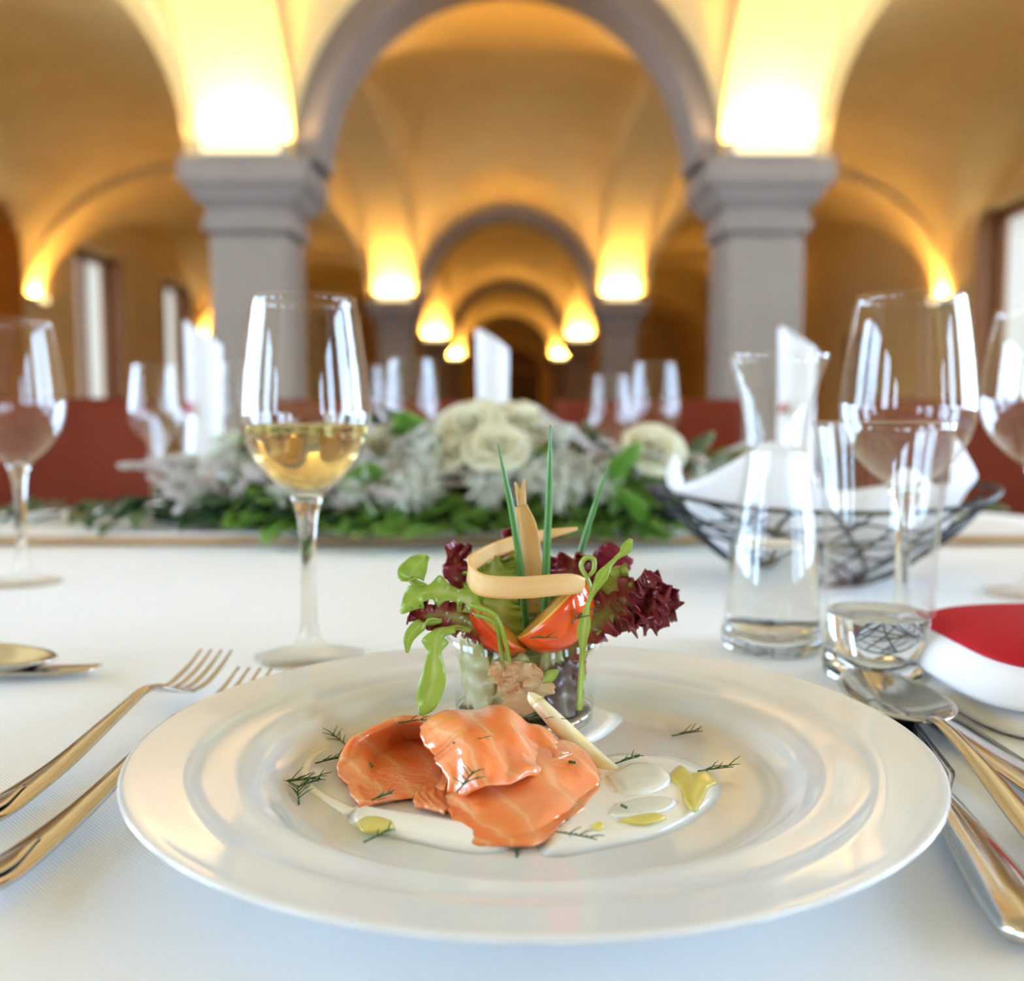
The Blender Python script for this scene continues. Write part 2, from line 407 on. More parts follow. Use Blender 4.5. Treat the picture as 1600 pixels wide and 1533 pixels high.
# far arched door and a side door
def archpanel(x0, x1, y, z0, zs, rise, d):
    n = 24; pts = [(x0, z0), (x1, z0)] + [((x0 + x1) / 2 + (x1 - x0) / 2 * math.cos(t), zs + rise * math.sin(t)) for t in np.linspace(0, math.pi, n)]
    k = len(pts); V = [(x, y, z) for x, z in pts] + [(x, y + d, z) for x, z in pts]
    return (V, [tuple(range(k)), tuple(range(2 * k - 1, k - 1, -1))] + [(i, k + i, k + (i + 1) % k, (i + 1) % k) for i in range(k)])
d1 = thing('door_1', None, None, (0, Y1, FZ), kind='structure')
part('arch_surround', archpanel(-1.35, 1.35, Y1 - .10, FZ, 1.55, .95, .1), PLASTER, d1, smooth=False, world=True)
part('door_leaf', archpanel(-1.15, -.01, Y1 - .16, FZ, 1.5, .0, .05), DOORM, d1, smooth=False, world=True)
part('door_leaf', archpanel(.01, 1.15, Y1 - .16, FZ, 1.5, .0, .05), DOORM, d1, smooth=False, world=True)
part('fanlight', archpanel(-1.15, 1.15, Y1 - .16, 1.53, 1.53, .8, .05), DOORM, d1, smooth=False, world=True)
d2 = thing('door_2', None, None, (XR, 17.2, FZ), kind='structure')
part('door_leaf', box(XR - .06, XR + .01, 16.6, 17.6, FZ, 1.35), WOOD, d2, smooth=False, world=True)
part('door_frame', join(box(XR - .09, XR, 16.5, 16.6, FZ, 1.45), box(XR - .09, XR, 17.6, 17.7, FZ, 1.45), box(XR - .09, XR, 16.6, 17.6, 1.35, 1.45)), WOOD, d2, smooth=False, world=True)

# columns and uplights
def column_geo():
    s = .237
    shaft = join(bbox(-s, s, -s, s, FZ + .35 - 0, ZS - .42, .025))
    base = join(bbox(-s - .07, s + .07, -s - .07, s + .07, FZ, FZ + .22, .02), bbox(-s - .04, s + .04, -s - .04, s + .04, FZ + .22, FZ + .35, .02))
    steps = [(s + .015, ZS - .42), (s + .03, ZS - .40), (s + .03, ZS - .34), (s + .01, ZS - .33), (s + .01, ZS - .28), (s + .05, ZS - .25), (s + .11, ZS - .16), (s + .135, ZS - .15), (s + .135, ZS - .01), (s + .115, ZS), (.0, ZS)]
    V, Fc = [], []
    for r, z in steps: V += [(-r, -r, z), (r, -r, z), (r, r, z), (-r, r, z)]
    for k in range(len(steps) - 1):
        for i in range(4): Fc.append((k * 4 + i, k * 4 + (i + 1) % 4, k * 4 + 4 + (i + 1) % 4, k * 4 + 4 + i))
    return shaft, base, (V, Fc), bbox(-.29, .29, -.24, .24, ZS - .01, ZS + 1.1, .01)
ROWW = ['nearest', 'second', 'third', 'farthest']
proto = None
for k, y in enumerate(ROWS[2:6]):
    for s, sn in ((-1, 'left'), (1, 'right')):
        lb = ('grey square column with moulded capital, %s in the %s row' % (ROWW[k], sn))
        if proto is None:
            proto = thing('column', lb, 'column', (s * NX, y, FZ), group='columns of the vaulted hall')
            for nm, g in zip(('shaft', 'base', 'capital', 'impost'), column_geo()):
                g = (np.asarray(g[0], float) - np.array([0, 0, FZ]), g[1])
                part(nm, g, PLASTER if nm == 'impost' else STONE, proto, smooth=False)
            g = join(box(-.24, .24, .25, .27, ZS - FZ, ZS - FZ + .1), box(-.24, .24, .25, .38, ZS - FZ, ZS - FZ + .012), box(-.24, .24, .37, .38, ZS - FZ, ZS - FZ + .1))  # unseen fill lamp added behind each column to brighten the vault bay beyond
            part('unseen_fill_trough', g, LAMPB, proto, smooth=False)
            part('unseen_fill_tube', box(-.21, .21, .28, .35, ZS - FZ + .07, ZS - FZ + .09), LAMPG, proto, smooth=False)
        else: dup(proto, (s * NX, y, FZ), 0, lb)
def uplight(name, loc, rotz, wd, label, group):
    r = thing(name, label, 'lamp', loc, rotz, group)
    # trough opening upward, front glass strip; local -y faces the room
    h, d = .10, .13
    part('body', join(box(-wd, wd, -.02, 0, 0, h), box(-wd, wd, -d, 0, 0, .012), box(-wd, -wd + .015, -d, 0, 0, h), box(wd - .015, wd, -d, 0, 0, h)), LAMPB, r, smooth=False)
    part('diffuser', box(-wd + .015, wd - .015, -d, -d + .01, .012, h - .005), LAMPF, r, smooth=False)
    part('lamp_tube', box(-wd + .03, wd - .03, -d + .03, -.03, .070, .090), LAMPG, r, smooth=False)
    return r
for k, y in enumerate(ROWS[2:6]):
    for s, sn in ((-1, 'left'), (1, 'right')):
        uplight('column_uplight', (s * NX, y - .25, ZS), 0, .24, 'glowing uplight on the front of the %s column of the %s row' % (ROWW[k], sn), 'uplights on the columns')
for k, y in enumerate(ROWS[3:5]):
    for X, rz, sn in ((XL, math.pi / 2, 'left'), (XR, -math.pi / 2, 'right')):
        uplight('wall_sconce', (X, y - .0, ZS), rz, .17, 'glowing sconce under the %s side arch of the %s wall' % (('nearer', 'farther')[k], sn), 'sconces on the side walls')

# ------------------------------------------------------------------ table, cloth, chairs
TC = np.array([0, .97, 0]); TR = .87
tb = thing('round_table', 'round banquet table under the white cloth', 'table', (TC[0], TC[1], FZ))
part('tabletop', [(v[0] + TC[0], v[1] + TC[1], v[2]) for v in lathe([(0, -.004), (TR - .01, -.004), (TR - .004, -.01), (TR - .004, -.03), (0, -.03)], 64)[0]] and (np.array(lathe([(0, -.004), (TR - .01, -.004), (TR - .004, -.01), (TR - .004, -.03), (0, -.03)], 64)[0]) + TC, lathe([(0, -.004), (TR - .01, -.004), (TR - .004, -.01), (TR - .004, -.03), (0, -.03)], 64)[1]), CHAIRWOOD, tb, world=True)
ped = lathe([(0, FZ), (.32, FZ), (.32, FZ + .03), (.06, FZ + .06), (.05, FZ + .3), (.06, -.05), (.2, -.031), (0, -.031)], 32)
part('pedestal', (np.array(ped[0]) + TC, ped[1]), CHAIRWOOD, tb, world=True)
def cloth():
    n = 160; V, Fc = [], []; rs = [(0.0, -.0008), (.3, -.0008), (.6, -.0008), (TR - .012, -.0008), (TR - .003, -.0025), (TR + .001, -.010), (TR + .004, -.05), (TR + .01, -.15), (TR + .02, -.30)]
    V.append((TC[0], TC[1], -.0008))
    for q, (r, z) in enumerate(rs[1:]):
        for i in range(n):
            t = 2 * math.pi * i / n; rr = r + max(0, -z - .01) * .16 * math.sin(t * 20 + .6 * math.sin(3 * t))
            V.append((TC[0] + rr * math.cos(t), TC[1] + rr * math.sin(t), z))
    for i in range(n): Fc.append((0, 1 + i, 1 + (i + 1) % n))
    for k in range(len(rs) - 2):
        for i in range(n): Fc.append((1 + k * n + i, 1 + k * n + n + i, 1 + k * n + n + (i + 1) % n, 1 + k * n + (i + 1) % n))
    return (V, Fc)
tc_ = solo('tablecloth', cloth(), CLOTH, 'white damask cloth covering the round table', 'tablecloth')
sd = tc_.modifiers.new('thickness', 'SOLIDIFY'); sd.thickness = .0015; sd.offset = -1

def make_chair(label):
    r = thing('dining_chair', label, 'chair', group='rust-red chairs around the table')
    W = .235; sz = .46; top = .925
    part('seat', bbox(-W, W, -.24, .24, sz - .07, sz, .02), LEATHER, r, smooth=False)
    P = np.array([[(x, .22 + .05 * v + .02 * (x / W) ** 2, sz + .03 + (top - sz - .03) * v) for x in np.linspace(-W, W, 13)] for v in np.linspace(0, 1, 9)])
    part('backrest', sheet(P, .055), LEATHER, r)
    for sx in (-1, 1):
        part('leg', tube([(sx * .22, -.2, sz - .07), (sx * .22, -.205, 0)], [.02, .014], 8), CHAIRWOOD, r)
        part('leg', tube([(sx * .22, .21, sz + .04), (sx * .22, .24, 0)], [.02, .014], 8), CHAIRWOOD, r)
    return r
ch = None
for a, lb in ((-40, 'rust-red upholstered chair at the left edge, behind the leafy garland end'), (-13, 'rust-red upholstered chair behind the glass of white wine'),
              (13, 'rust-red upholstered chair behind the carafe and roses'), (40, 'rust-red upholstered chair at the right edge behind the wire basket')):
    A = math.radians(a); p = (TC[0] + 1.32 * math.sin(A), TC[1] + 1.32 * math.cos(A), FZ)
    if ch is None: ch = make_chair(lb); ch.location = p; ch.rotation_euler = (0, 0, -A)
    else: dup(ch, p, -A, lb)

# ------------------------------------------------------------------ glasses
def wine_glass(label, loc):
    r = thing('wine_glass', label, 'wine glass', loc, group='stemmed wine glasses on the table')
    part('foot', lathe([(0, 0), (.033, 0), (.0338, .001), (.033, .002), (.020, .0042), (.010, .0075), (.0062, .013)], 48), GLASS, r)
    part('stem', lathe([(.0062, .013), (.0046, .022), (.0042, .045), (.0046, .07), (.0060, .086), (.0085, .0955), (.0105, .1), (0, .1015)], 32), GLASSR, r)
    o = [(.0, .1005), (.0105, .1005), (.020, .1085), (.029, .1185), (.0355, .130), (.0390, .143), (.0395, .152), (.0385, .165), (.0363, .185), (.0335, .205), (.0312, .2185)]
    i = [(x - .0009, z) for x, z in o[2:][::-1]]
    o = [tuple(v) for v in spline(o[1:], 30)]; i = [tuple(v) for v in spline(i, 28)]
    part('bowl', lathe([(0, .1005)] + o + [(.0308, .2190)] + i + [(.010, .1035), (0, .1022)], 64), GLASS, r)
    return r
gl = T(484, 1026)
WG = wine_glass('stemmed glass holding white wine, behind the forks', gl)
prof = [(0, .1030), (.0098, .1045), (.0189, .1095), (.0279, .1195), (.0343, .1305), (.0374, .1395), (.0379, .1420)]
prof = [(0, .1032)] + [tuple(v) for v in spline(prof[1:], 20)] + [(.0381, .1432), (.0372, .1427), (.02, .1425), (0, .1425)]
wv = lathe(prof, 64); solo('white_wine', (np.array(wv[0]) + gl, wv[1]), WINE, 'pale golden wine filling the lower bowl of the stemmed glass', 'wine')
def put_glass(px, Y, label, s=1.0, sw=None):
    p = U(px, 700, Y); sw = sw or s
    return dup(WG, (p[0], Y, 0), rnd.random() * 6, label, (sw, sw, s))
put_glass(1416, .635, 'large empty wine glass directly behind the water tumbler', 1.025, 1.06)
put_glass(28, .86, 'empty wine glass at the left edge of the table', 1.045, 1.0)
put_glass(1627, .80, 'empty wine glass cut off by the right edge', 1.06, 1.2)
put_glass(246, 1.47, 'empty wine glass left of the tall left napkin', 1.0, 1.0)
put_glass(371, 1.66, 'empty wine glass just right of the tall left napkin', 1.05, .9)
put_glass(574, 1.62, 'empty wine glass just right of the white wine', 1.02, .9)
put_glass(643, 1.43, 'empty wine glass between white wine and roses', 1.03, 1.03)
put_glass(952, 1.62, 'smaller empty wine glass right of the roses', .95, .9)
put_glass(1021, 1.5, 'larger empty wine glass left of the carafe', 1.02, 1.0)

def tumbler(label, loc):
    r = thing('water_tumbler', label, 'tumbler', loc, group='straight water tumblers')
    o = [(0, 0), (.0275, 0), (.0295, .002), (.0298, .008), (.0300, .03), (.0304, .06), (.0318, .09), (.0345, .12), (.0388, .145)]
    o = o[:4] + [tuple(v) for v in spline(o[4:], 16)]
    i = [(.0384, .1455), (.0372, .1448)] + [(x - .0017, z) for x, z in o[4:-1][::-1] if z > .016]
    part('wall', lathe(o[3:] + i + [(.0282, .0165)], 64), GLASS, r)
    part('thick_base', lathe([(0, .003), (.015, .001), (.0275, 0), (.0295, .002), (.0297, .008), (.0290, .014), (.022, .0135), (.012, .011), (0, .0125)], 64), GLASSR, r)
    return r
tp = T(1369, 1056)
TB = tumbler('straight clear water tumbler in front of the wire basket', tp)
wv = lathe([(0, .0140), (.012, .0125), (.022, .0150), (.0276, .0165), (.0281, .036), (.0284, .0372), (.0276, .0366), (0, .0364)], 64)
solo('water', (np.array(wv[0]) + tp, wv[1]), WATER, 'shallow water in the bottom of the straight tumbler', 'water')
p = U(268, 700, 1.40); dup(TB, (p[0], 1.40, 0), 0, 'faint water tumbler in front of the tall left napkin')

cp = T(1206, 1012)
cf = thing('carafe', 'narrow-waisted clear glass carafe half full of water', 'carafe', cp)
o = [(.0315, .004), (.0320, .010), (.0312, .03), (.0285, .06), (.0240, .09), (.0198, .115), (.0188, .128), (.0200, .142), (.0245, .163), (.0318, .186)]
oo = [tuple(v) for v in spline(o, 40)]; ii = [(x - .002, z) for x, z in oo[::-1] if z > .0125]
part('wall', lathe(oo + [(.0312, .1868), (.0303, .1862)] + ii[1:], 64), GLASS, cf)
part('thick_base', lathe([(0, .002), (.02, .0005), (.029, 0), (.0312, .0015), (.0318, .006), (.0316, .011), (.028, .0108), (0, .0095)], 64), GLASSR, cf)
wi = [(max(.001, np.interp(z, [a[1] for a in oo], [a[0] for a in oo]) - .0026), z) for z in np.linspace(.0125, .0665, 14)]
wv = lathe([(0, .0115)] + wi + [(wi[-1][0] + .0003, .0675), (wi[-1][0] - .001, .0669), (0, .0668)], 64)
solo('water', (np.array(wv[0]) + cp, wv[1]), WATER, 'clear water in the lower half of the carafe', 'water')

# ------------------------------------------------------------------ dinner plate
PC = np.array([.009, .376, 0]); ZW = .0095
pl_prof = [(0, ZW), (.06, ZW), (.084, ZW + .0001), (.0905, ZW + .0006), (.0935, ZW + .0014), (.096, ZW + .0022), (.0995, ZW + .0046), (.103, ZW + .0080), (.106, .0192), (.109, .0206), (.112, .0211),
           (.117, .0213), (.122, .0217), (.1255, .0224), (.128, .0232), (.131, .0237), (.136, .0243), (.143, .0252), (.147, .0258), (.1493, .0259), (.1502, .0250), (.1488, .0238),
           (.135, .0206), (.112, .0155), (.098, .0055), (.092, .0025), (.0900, .0), (.0865, .0), (.085, .003), (0, .004)]
sp_ = spline([(a, b) for a, b in pl_prof[1:22]], 120)
pg = lathe([pl_prof[0]] + [tuple(v) for v in sp_] + pl_prof[22:], 128)
solo('dinner_plate', (np.array(pg[0]) + PC, pg[1]), PORC, 'large white porcelain plate with wide rim holding the salmon starter', 'plate')

# ------------------------------------------------------------------ cutlery
def zpath(pts): return [np.array([p[0], p[1], p[2]]) for p in pts]
def fork(label, a, b, group='cutlery beside the plate'):
    """a: handle end, b: tine tips, on the table"""
    a = np.array(a[:2]); b = np.array(b[:2]); d = b - a; L = np.linalg.norm(d); d /= L; s = np.array([d[1], -d[0]])
    r = thing('fork', label, 'fork', (a[0], a[1], 0), 0, group)
    def pt(t, x, z): q = a + d * L * t + s * x; return np.array([q[0], q[1], z])
    part('handle', bar([pt(0, 0, .0085), pt(.03, 0, .0075), pt(.12, 0, .0045), pt(.3, 0, .006), pt(.5, 0, .0125), pt(.62, 0, .0165), pt(.69, 0, .0145)],
         [.006, .0165, .020, .0185, .014, .0105, .0078, .0065, .0062, .008], [.002, .0036, .0038, .0036, .0036, .0036, .0034, .0032, .0028], n=60), STEEL, r, world=True)
    part('end_relief', bar([pt(.035, 0, .0096), pt(.08, 0, .0078), pt(.14, 0, .0068), pt(.2, 0, .0069)], [.002, .009, .011, .006, .001], [.0008, .0014, .0014, .0010, .0006], n=20), STEEL, r, world=True)
    part('head', bar([pt(.68, 0, .0148), pt(.72, 0, .0105), pt(.76, 0, .0075), pt(.785, 0, .0068)], [.007, .015, .0215, .0235, .024], [.0028, .0024, .002, .002, .002], n=16), STEEL, r, world=True)
    for k in range(4):
        x = (k - 1.5) * .0063
        part('tine', bar([pt(.77, x, .0071), pt(.84, x, .0068), pt(.92, x * .98, .0098), pt(1.0, x * .95, .0155)], [.0042, .0036, .003, .0016], [.002, .002, .0018, .001], n=16, seg=8), STEEL, r, world=True)
    return r
f1a, f1b = T(-85, 1335), T(338, 1016, .0155)
fork('silver fork lying outermost left of the plate', f1a, f1b)
f2a, f2b = T(-90, 1452), T(398, 1044, .0155)
fork('silver fork whose tines hide under the plate rim', f2a, f2b)
def spoon(label, a, b, zt=0.0):
    a = np.array(a[:2]); b = np.array(b[:2]); d = b - a; L = np.linalg.norm(d); d /= L; s = np.array([d[1], -d[0]])
    r = thing('spoon', label, 'spoon', (a[0], a[1], 0), 0, 'cutlery beside the plate')
    def pt(t, x, z): q = a + d * L * t + s * x; return np.array([q[0], q[1], z])
    part('handle', bar([pt(0, 0, .0085), pt(.04, 0, .007), pt(.15, 0, .0045), pt(.35, 0, .007), pt(.55, 0, .015), pt(.66, 0, .0175), pt(.72, 0, .0145)],
         [.006, .0165, .020, .0185, .014, .0105, .0078, .0065, .0062, .008], [.002, .0036, .0038, .0036, .0036, .0036, .0034, .0032, .0028], n=60), STEEL, r, world=True)
    n, m_ = 14, 44; bl = .190 * L; bw = .0232; c = .70 + bl / L
    G = np.zeros((n, m_ + 1, 3))
    for i in range(n):
        rr = max(.001, i / (n - 1))
        for j in range(m_ + 1):
            t = 2 * math.pi * j / m_; e = math.cos(t); w_ = bw * (1 + .10 * e * -1)
            z = .0025 + .0105 * rr ** 2.0 + .002 * (-e) * rr
            G[i, j] = pt(c + e * rr * bl / L, math.sin(t) * rr * w_, z)
    part('bowl', sheet(G, .0014), STEEL, r, world=True)
    return r
def knife(label, a, b, blade=.52):
    a = np.array(a[:2]); b = np.array(b[:2]); d = b - a; L = np.linalg.norm(d); d /= L; s = np.array([d[1], -d[0]])
    r = thing('table_knife', label, 'knife', (a[0], a[1], 0), 0, 'cutlery beside the plate')
    def pt(t, x, z): q = a + d * L * t + s * x; return np.array([q[0], q[1], z])
    k = 1 - blade
    part('handle', bar([pt(0, 0, .0055), pt(.04, 0, .0052), pt(.2, 0, .005), pt(k - .05, 0, .0045), pt(k, 0, .0042)], [.010, .020, .0215, .019, .015, .012, .0105], [.006, .0088, .009, .0082, .007, .006, .005], n=40), STEEL, r, world=True)
    n = 24; G = np.zeros((n, 7, 3))
    for i in range(n):
        t = k - .01 + (1 - k + .01) * i / (n - 1); u = i / (n - 1)
        wt = .0105 + .0085 * min(1, u * 5) * (1 if u < .8 else math.sqrt(max(0, 1 - ((u - .8) / .2) ** 2)) * .9 + .1)
        for j in range(7): G[i, j] = pt(t, -.0055 + wt * j / 6, .0036 + .0012 * math.sin(j / 6 * math.pi))
    part('blade', sheet(G, .0014), STEEL, r, world=True)
    return r
spoon('silver soup spoon to the right of the plate rim', (.1770, .235), (.1915, .506))
knife('silver table knife half under the right plate rim', (.1475, .262), (.186, .49))
knife('silver knife between the spoon and the red napkin', (.2100, .255), (.2035, .468))
spoon('silver spoon tip at the left edge of the table', (-.50, .575), (-.275, .553))
knife('thin silver knife tip at the left edge of the cloth', (-.47, .545), (-.236, .560))

# ------------------------------------------------------------------ folded napkin with red cover, right edge
def pillow(x0, x1, y0, y1, z0, h, rx=.03, skew=0.0, n=28, sag=0.0):
    """soft folded cloth: rounded slab"""
    P = np.zeros((n, n, 3)); 
    for i in range(n):
        for j in range(n):
            u, v = -1 + 2 * j / (n - 1), -1 + 2 * i / (n - 1)
            uu = math.copysign(1 - (1 - abs(u)) ** 1.8, u); vv = math.copysign(1 - (1 - abs(v)) ** 1.8, v)
            k = max(abs(uu), abs(vv)); q = (abs(uu) ** 5 + abs(vv) ** 5) ** .2 if k > 0 else 1
            sc_ = k / q if q > 0 else 1
            ux, vy = uu * (sc_ if k > 0 else 1), vv * (sc_ if k > 0 else 1)
            z = z0 + h * max(0, 1 - min(1, k) ** 6) ** .5 * (1 - sag * (1 - k))
            P[i, j] = ((x0 + x1) / 2 + ux * (x1 - x0) / 2 + skew * (vy), (y0 + y1) / 2 + vy * (y1 - y0) / 2, z)
    return P
nk = thing('folded_napkin', 'white napkin folded under a red napkin at the right edge', 'napkin', (.36, .49, 0))
part('lower_fold', sheet(pillow(.227, .46, .430, .592, .001, .012), .002), NAPW, nk, world=True)
UF = pillow(.2255, .46, .437, .592, .012, .026, n=70)
part('upper_fold', sheet(UF, .002), NAPW, nk, world=True)
RF = UF[:66, 9:, :]; RF = RF + norm(np.cross(np.gradient(RF, axis=1), np.gradient(RF, axis=0))) * .0019
solo('red_napkin', sheet(RF, .0012), NAPR, 'plain red napkin laid over the folded white napkin', 'napkin')

# ------------------------------------------------------------------ wire basket with napkin
bc = T(1283, 893); bc = np.array([bc[0] - .016, .88, 0])
bk = thing('wire_basket', 'black wire basket lined with a white napkin', 'basket', bc)
def bsurf(t, v, k=1.0):
    """t: angle, v: 0 bottom .. 1 rim of the boat-shaped bowl"""
    a = .052 + (.155 - .052) * v ** .85; b_ = .045 + (.105 - .045) * v ** .8
    z = .002 + v ** 1.15 * (.068 + .014 * abs(math.cos(t)) ** 3)
    return np.array([a * k * math.cos(t), b_ * k * math.sin(t), z + (1 - k) * .03])
ring = lambda v, n=72: np.array([bsurf(2 * math.pi * i / n, v) for i in range(n + 1)])
part('rim', tube(ring(1), .0022, 8), WIRE, bk)
part('base_ring', tube(ring(0), .0020, 8), WIRE, bk)
rw = random.Random(11)
for k in range(34):
    t0 = 2 * math.pi * k / 34 + rw.uniform(-.05, .05); dt = rw.choice((-1, 1)) * rw.uniform(.35, 1.15); pw = rw.uniform(.7, 1.5)
    path = [bsurf(t0 + dt * u ** pw, max(0, 1 - u)) for u in np.linspace(0, 1, 22)]
    part('wire', tube(path, rw.uniform(.0013, .0020), 6), WIRE, bk)
for k in range(9):
    v0, v1 = rw.uniform(.35, .95), rw.uniform(.35, .95); t0 = rw.uniform(0, 6.28); dl = rw.uniform(1.2, 2.4)
    part('wire', tube([bsurf(t0 + dl * u, v0 + (v1 - v0) * u - .18 * math.sin(u * math.pi)) for u in np.linspace(0, 1, 26)], .0013, 6), WIRE, bk)
def liner():
    n, m_ = 20, 72; P = np.zeros((n, m_ + 1, 3))
    for i in range(n):
        v = i / (n - 1)
        for j in range(m_ + 1):
            t = 2 * math.pi * j / m_; p = bsurf(t, min(1, v * 1.0), .93)
            # peaks of cloth standing over the rim
            pk = .052 * math.exp(-((math.atan2(math.sin(t + 2.15), math.cos(t + 2.15))) / .34) ** 2) + .026 * math.exp(-((math.atan2(math.sin(t - 3.05), math.cos(t - 3.05))) / .22) ** 2) \
                + .046 * math.exp(-((math.atan2(math.sin(t + .45), math.cos(t + .45))) / .30) ** 2) + .03 * math.exp(-((math.atan2(math.sin(t + 1.2), math.cos(t + 1.2))) / .22) ** 2)
            f = max(0, (v - .6) / .4)
            p[2] += pk * f ** 1.4; p[:2] *= 1 - .25 * f * min(1, pk * 18)
            p[2] += .002 * math.sin(9 * t) * v + .0005
            P[i, j] = bc + p
    return sheet(P, .0016)
solo('basket_napkin', liner(), NAPW, 'white cloth napkin lining the black wire basket', 'napkin')

# ------------------------------------------------------------------ standing napkins
def stand_napkin(px, Y, toppx, width, label, red=True, turn=0.0):
    p = U(px, 700, Y); x0 = p[0]; top = U(px, toppx, Y)[2]
    r = thing('standing_napkin', label, 'napkin', (x0, Y, 0), turn, 'white napkins folded upright at the far settings')
    n, m_ = 24, 60; P = np.zeros((n, m_, 3))
    for j in range(m_):
        t = 2 * math.pi * 1.15 * j / (m_ - 1) + .6; rr = width / 2 * (1 - .08 * j / (m_ - 1))
        h = top * (1 - .13 * (.5 - .5 * math.cos(t - 3.5)) ** .8 - .012 * j / (m_ - 1))
        for i in range(n):
            v = i / (n - 1); k = rr * (1.0 - .10 * math.sin(v * 3.14) + .12 * (1 - v))
            P[i, j] = (k * math.cos(t), k * .75 * math.sin(t), h * v)
    part('rolled_cloth', sheet(P, .003), NAPW, r)
    C = np.zeros((8, 24, 3))
    for j in range(24):
        t = -math.pi * .95 + math.pi * .9 * j / 23
        for i in range(8):
            v = i / 7; C[i, j] = ((width * .62 + .006 * (1 - v)) * math.cos(t), (width * .48 + .006 * (1 - v)) * math.sin(t), .004 + v * (.085 - .05 * abs(j / 23 - .5) * 2))
    part('cuff', sheet(C, .003), NAPW, r)
    if red:
        for dx, z, s in ((-.022, .155, .010), (.008, .050, .012)):
            q = [(dx - s * .6, -width * .53, z - s), (dx + s * .6, -width * .55, z - s * .5), (dx + s * .2, -width * .53, z + s)]
            tri = ([(a, b, c) for a, b, c in q] + [(a, b + .012, c) for a, b, c in q], [(0, 1, 2), (5, 4, 3), (0, 3, 4, 1), (1, 4, 5, 2), (2, 5, 3, 0)])
            part('red_corner', tri, NAPR, r, smooth=False)
stand_napkin(322, 1.54, 500, .056, 'tall white folded napkin on the left, with red accents')
stand_napkin(770, 1.66, 514, .054, 'white folded napkin standing behind the white roses', False, .2)
stand_napkin(1243, 1.52, 509, .056, 'white folded napkin standing behind the carafe', True, -.3)

# ------------------------------------------------------------------ flower garland
LEAFG = leafmat('fresh_green_leaf', [(0, (.20, .38, .06)), (.5, (.13, .30, .035)), (1, (.26, .44, .09))], .4, .3, nscale=40)
LEAFD = leafmat('dark_laurel_leaf', [(0, (.05, .11, .04)), (.6, (.03, .08, .03)), (1, (.09, .17, .06))], .3, .12, nscale=40)
LEAFO = leafmat('olive_leaf', [(0, (.12, .15, .05)), (1, (.20, .22, .09))], .5, .2, nscale=40)
LICHEN = pm('grey_white_lichen', (.58, .61, .50), .9, spec=.1, col2=(.80, .81, .73), scale=90)
HEATH = pm('pale_heather_buds', (.50, .42, .40), .8, spec=.2, col2=(.78, .74, .72), scale=200)
TWIG = pm('bleached_twig', (.36, .32, .27), .8, col2=(.55, .51, .45), scale=50, stretch=(1, 1, .2))
MOSS = pm('dark_moss', (.020, .032, .012), .95, spec=.1, col2=(.05, .07, .03), scale=40, bump=(60, .8, .01))
PETAL = leafmat('cream_rose_petal', [(0, (.58, .56, .16)), (.4, (.82, .78, .50)), (1, (.90, .88, .72))], .55, .3, nscale=30, namp=.15, edge=.3, along=.8)
bd = thing('centre_board', 'long white-topped tan board under the flower garland', 'board', (-.06, 1.21, 0))
part('board', bbox(-.72, .62, 1.095, 1.33, .001, .010, .003), BOARD, bd, smooth=False, world=True)
part('runner', bbox(-.70, .60, 1.105, 1.32, .0095, .0135, .001), NAPW, bd, smooth=False, world=True)
gd = thing('flower_garland', 'long garland of cream roses, green leaves, lichen and heather', 'flowers', (-.06, 1.21, .015))
def mound(n=32, m_=14):
    V, Fc = [], []
    for i in range(m_ + 1):
        f = math.pi / 2 * i / m_
        for j in range(n):
            t = 2 * math.pi * j / n; k = 1 + .10 * math.sin(5 * t + 3 * i) + .06 * math.sin(11 * t - i)
            V.append((-.07 + .36 * math.cos(f) * math.cos(t) * k, 1.215 + .085 * math.cos(f) * math.sin(t) * k, .015 + .075 * math.sin(f) * k))
    for i in range(m_):
        for j in range(n): Fc.append((i * n + j, i * n + (j + 1) % n, i * n + n + (j + 1) % n, i * n + n + j))
    Fc.append(tuple(range(n - 1, -1, -1)))
    return (V, Fc)
part('moss_core', mound(), MOSS, gd, world=True)
def leafgeo(L, W, bend, fold, lobe=0):
    n, m_ = 9, 5; P = np.zeros((n, m_, 3))
    for i in range(n):
        v = i / (n - 1); wv_ = W * (math.sin(math.pi * (v * .94 + .05)) ** .75) * (1 + lobe * math.sin(v * 15))
        for j in range(m_):
            u = -1 + 2 * j / (m_ - 1); P[i, j] = (u * wv_, L * v, -bend * v * v * L + fold * abs(u) * wv_)
    return sheet(P, .0008)
LM = [mesh('leaf', leafgeo(.05, .019, .5, .25), LEAFG), mesh('leaf', leafgeo(.062, .024, .25, .2, .1), LEAFG), mesh('leaf', leafgeo(.042, .016, .8, .3), LEAFG)]
LD = [mesh('leaf', leafgeo(.055, .013, .5, .2), LEAFD), mesh('leaf', leafgeo(.045, .012, .2, .3), LEAFD)]
LO = [mesh('leaf', leafgeo(.065, .025, .3, .15), LEAFO)]
GL = np.array(gd.location)
def place(m, p, dirv, roll=0.0, s=1.0, parent=None, name='leaf'):
    parent = parent or gd
    d = Vector(dirv).normalized()
    if name == 'leaf':                   # tips stay above the cloth
        while d.z < .8 and p[2] + s * .055 * (d.z - .65) < .004: d = (d + Vector((0, 0, .08))).normalized()
    elif name == 'heather_sprig':
        while d.z < .8 and p[2] + s * .075 * d.z < .012: d = (d + Vector((0, 0, .08))).normalized()
    q = d.to_track_quat('Y', 'Z').to_matrix() @ Matrix.Rotation(roll, 3, 'Y')
    o = link(bpy.data.objects.new(name, m)); o.parent = parent
    o.matrix_local = Matrix.Translation(Vector(np.asarray(p) - GL)) @ q.to_4x4() @ Matrix.Scale(s, 4); return o
rg = random.Random(21)
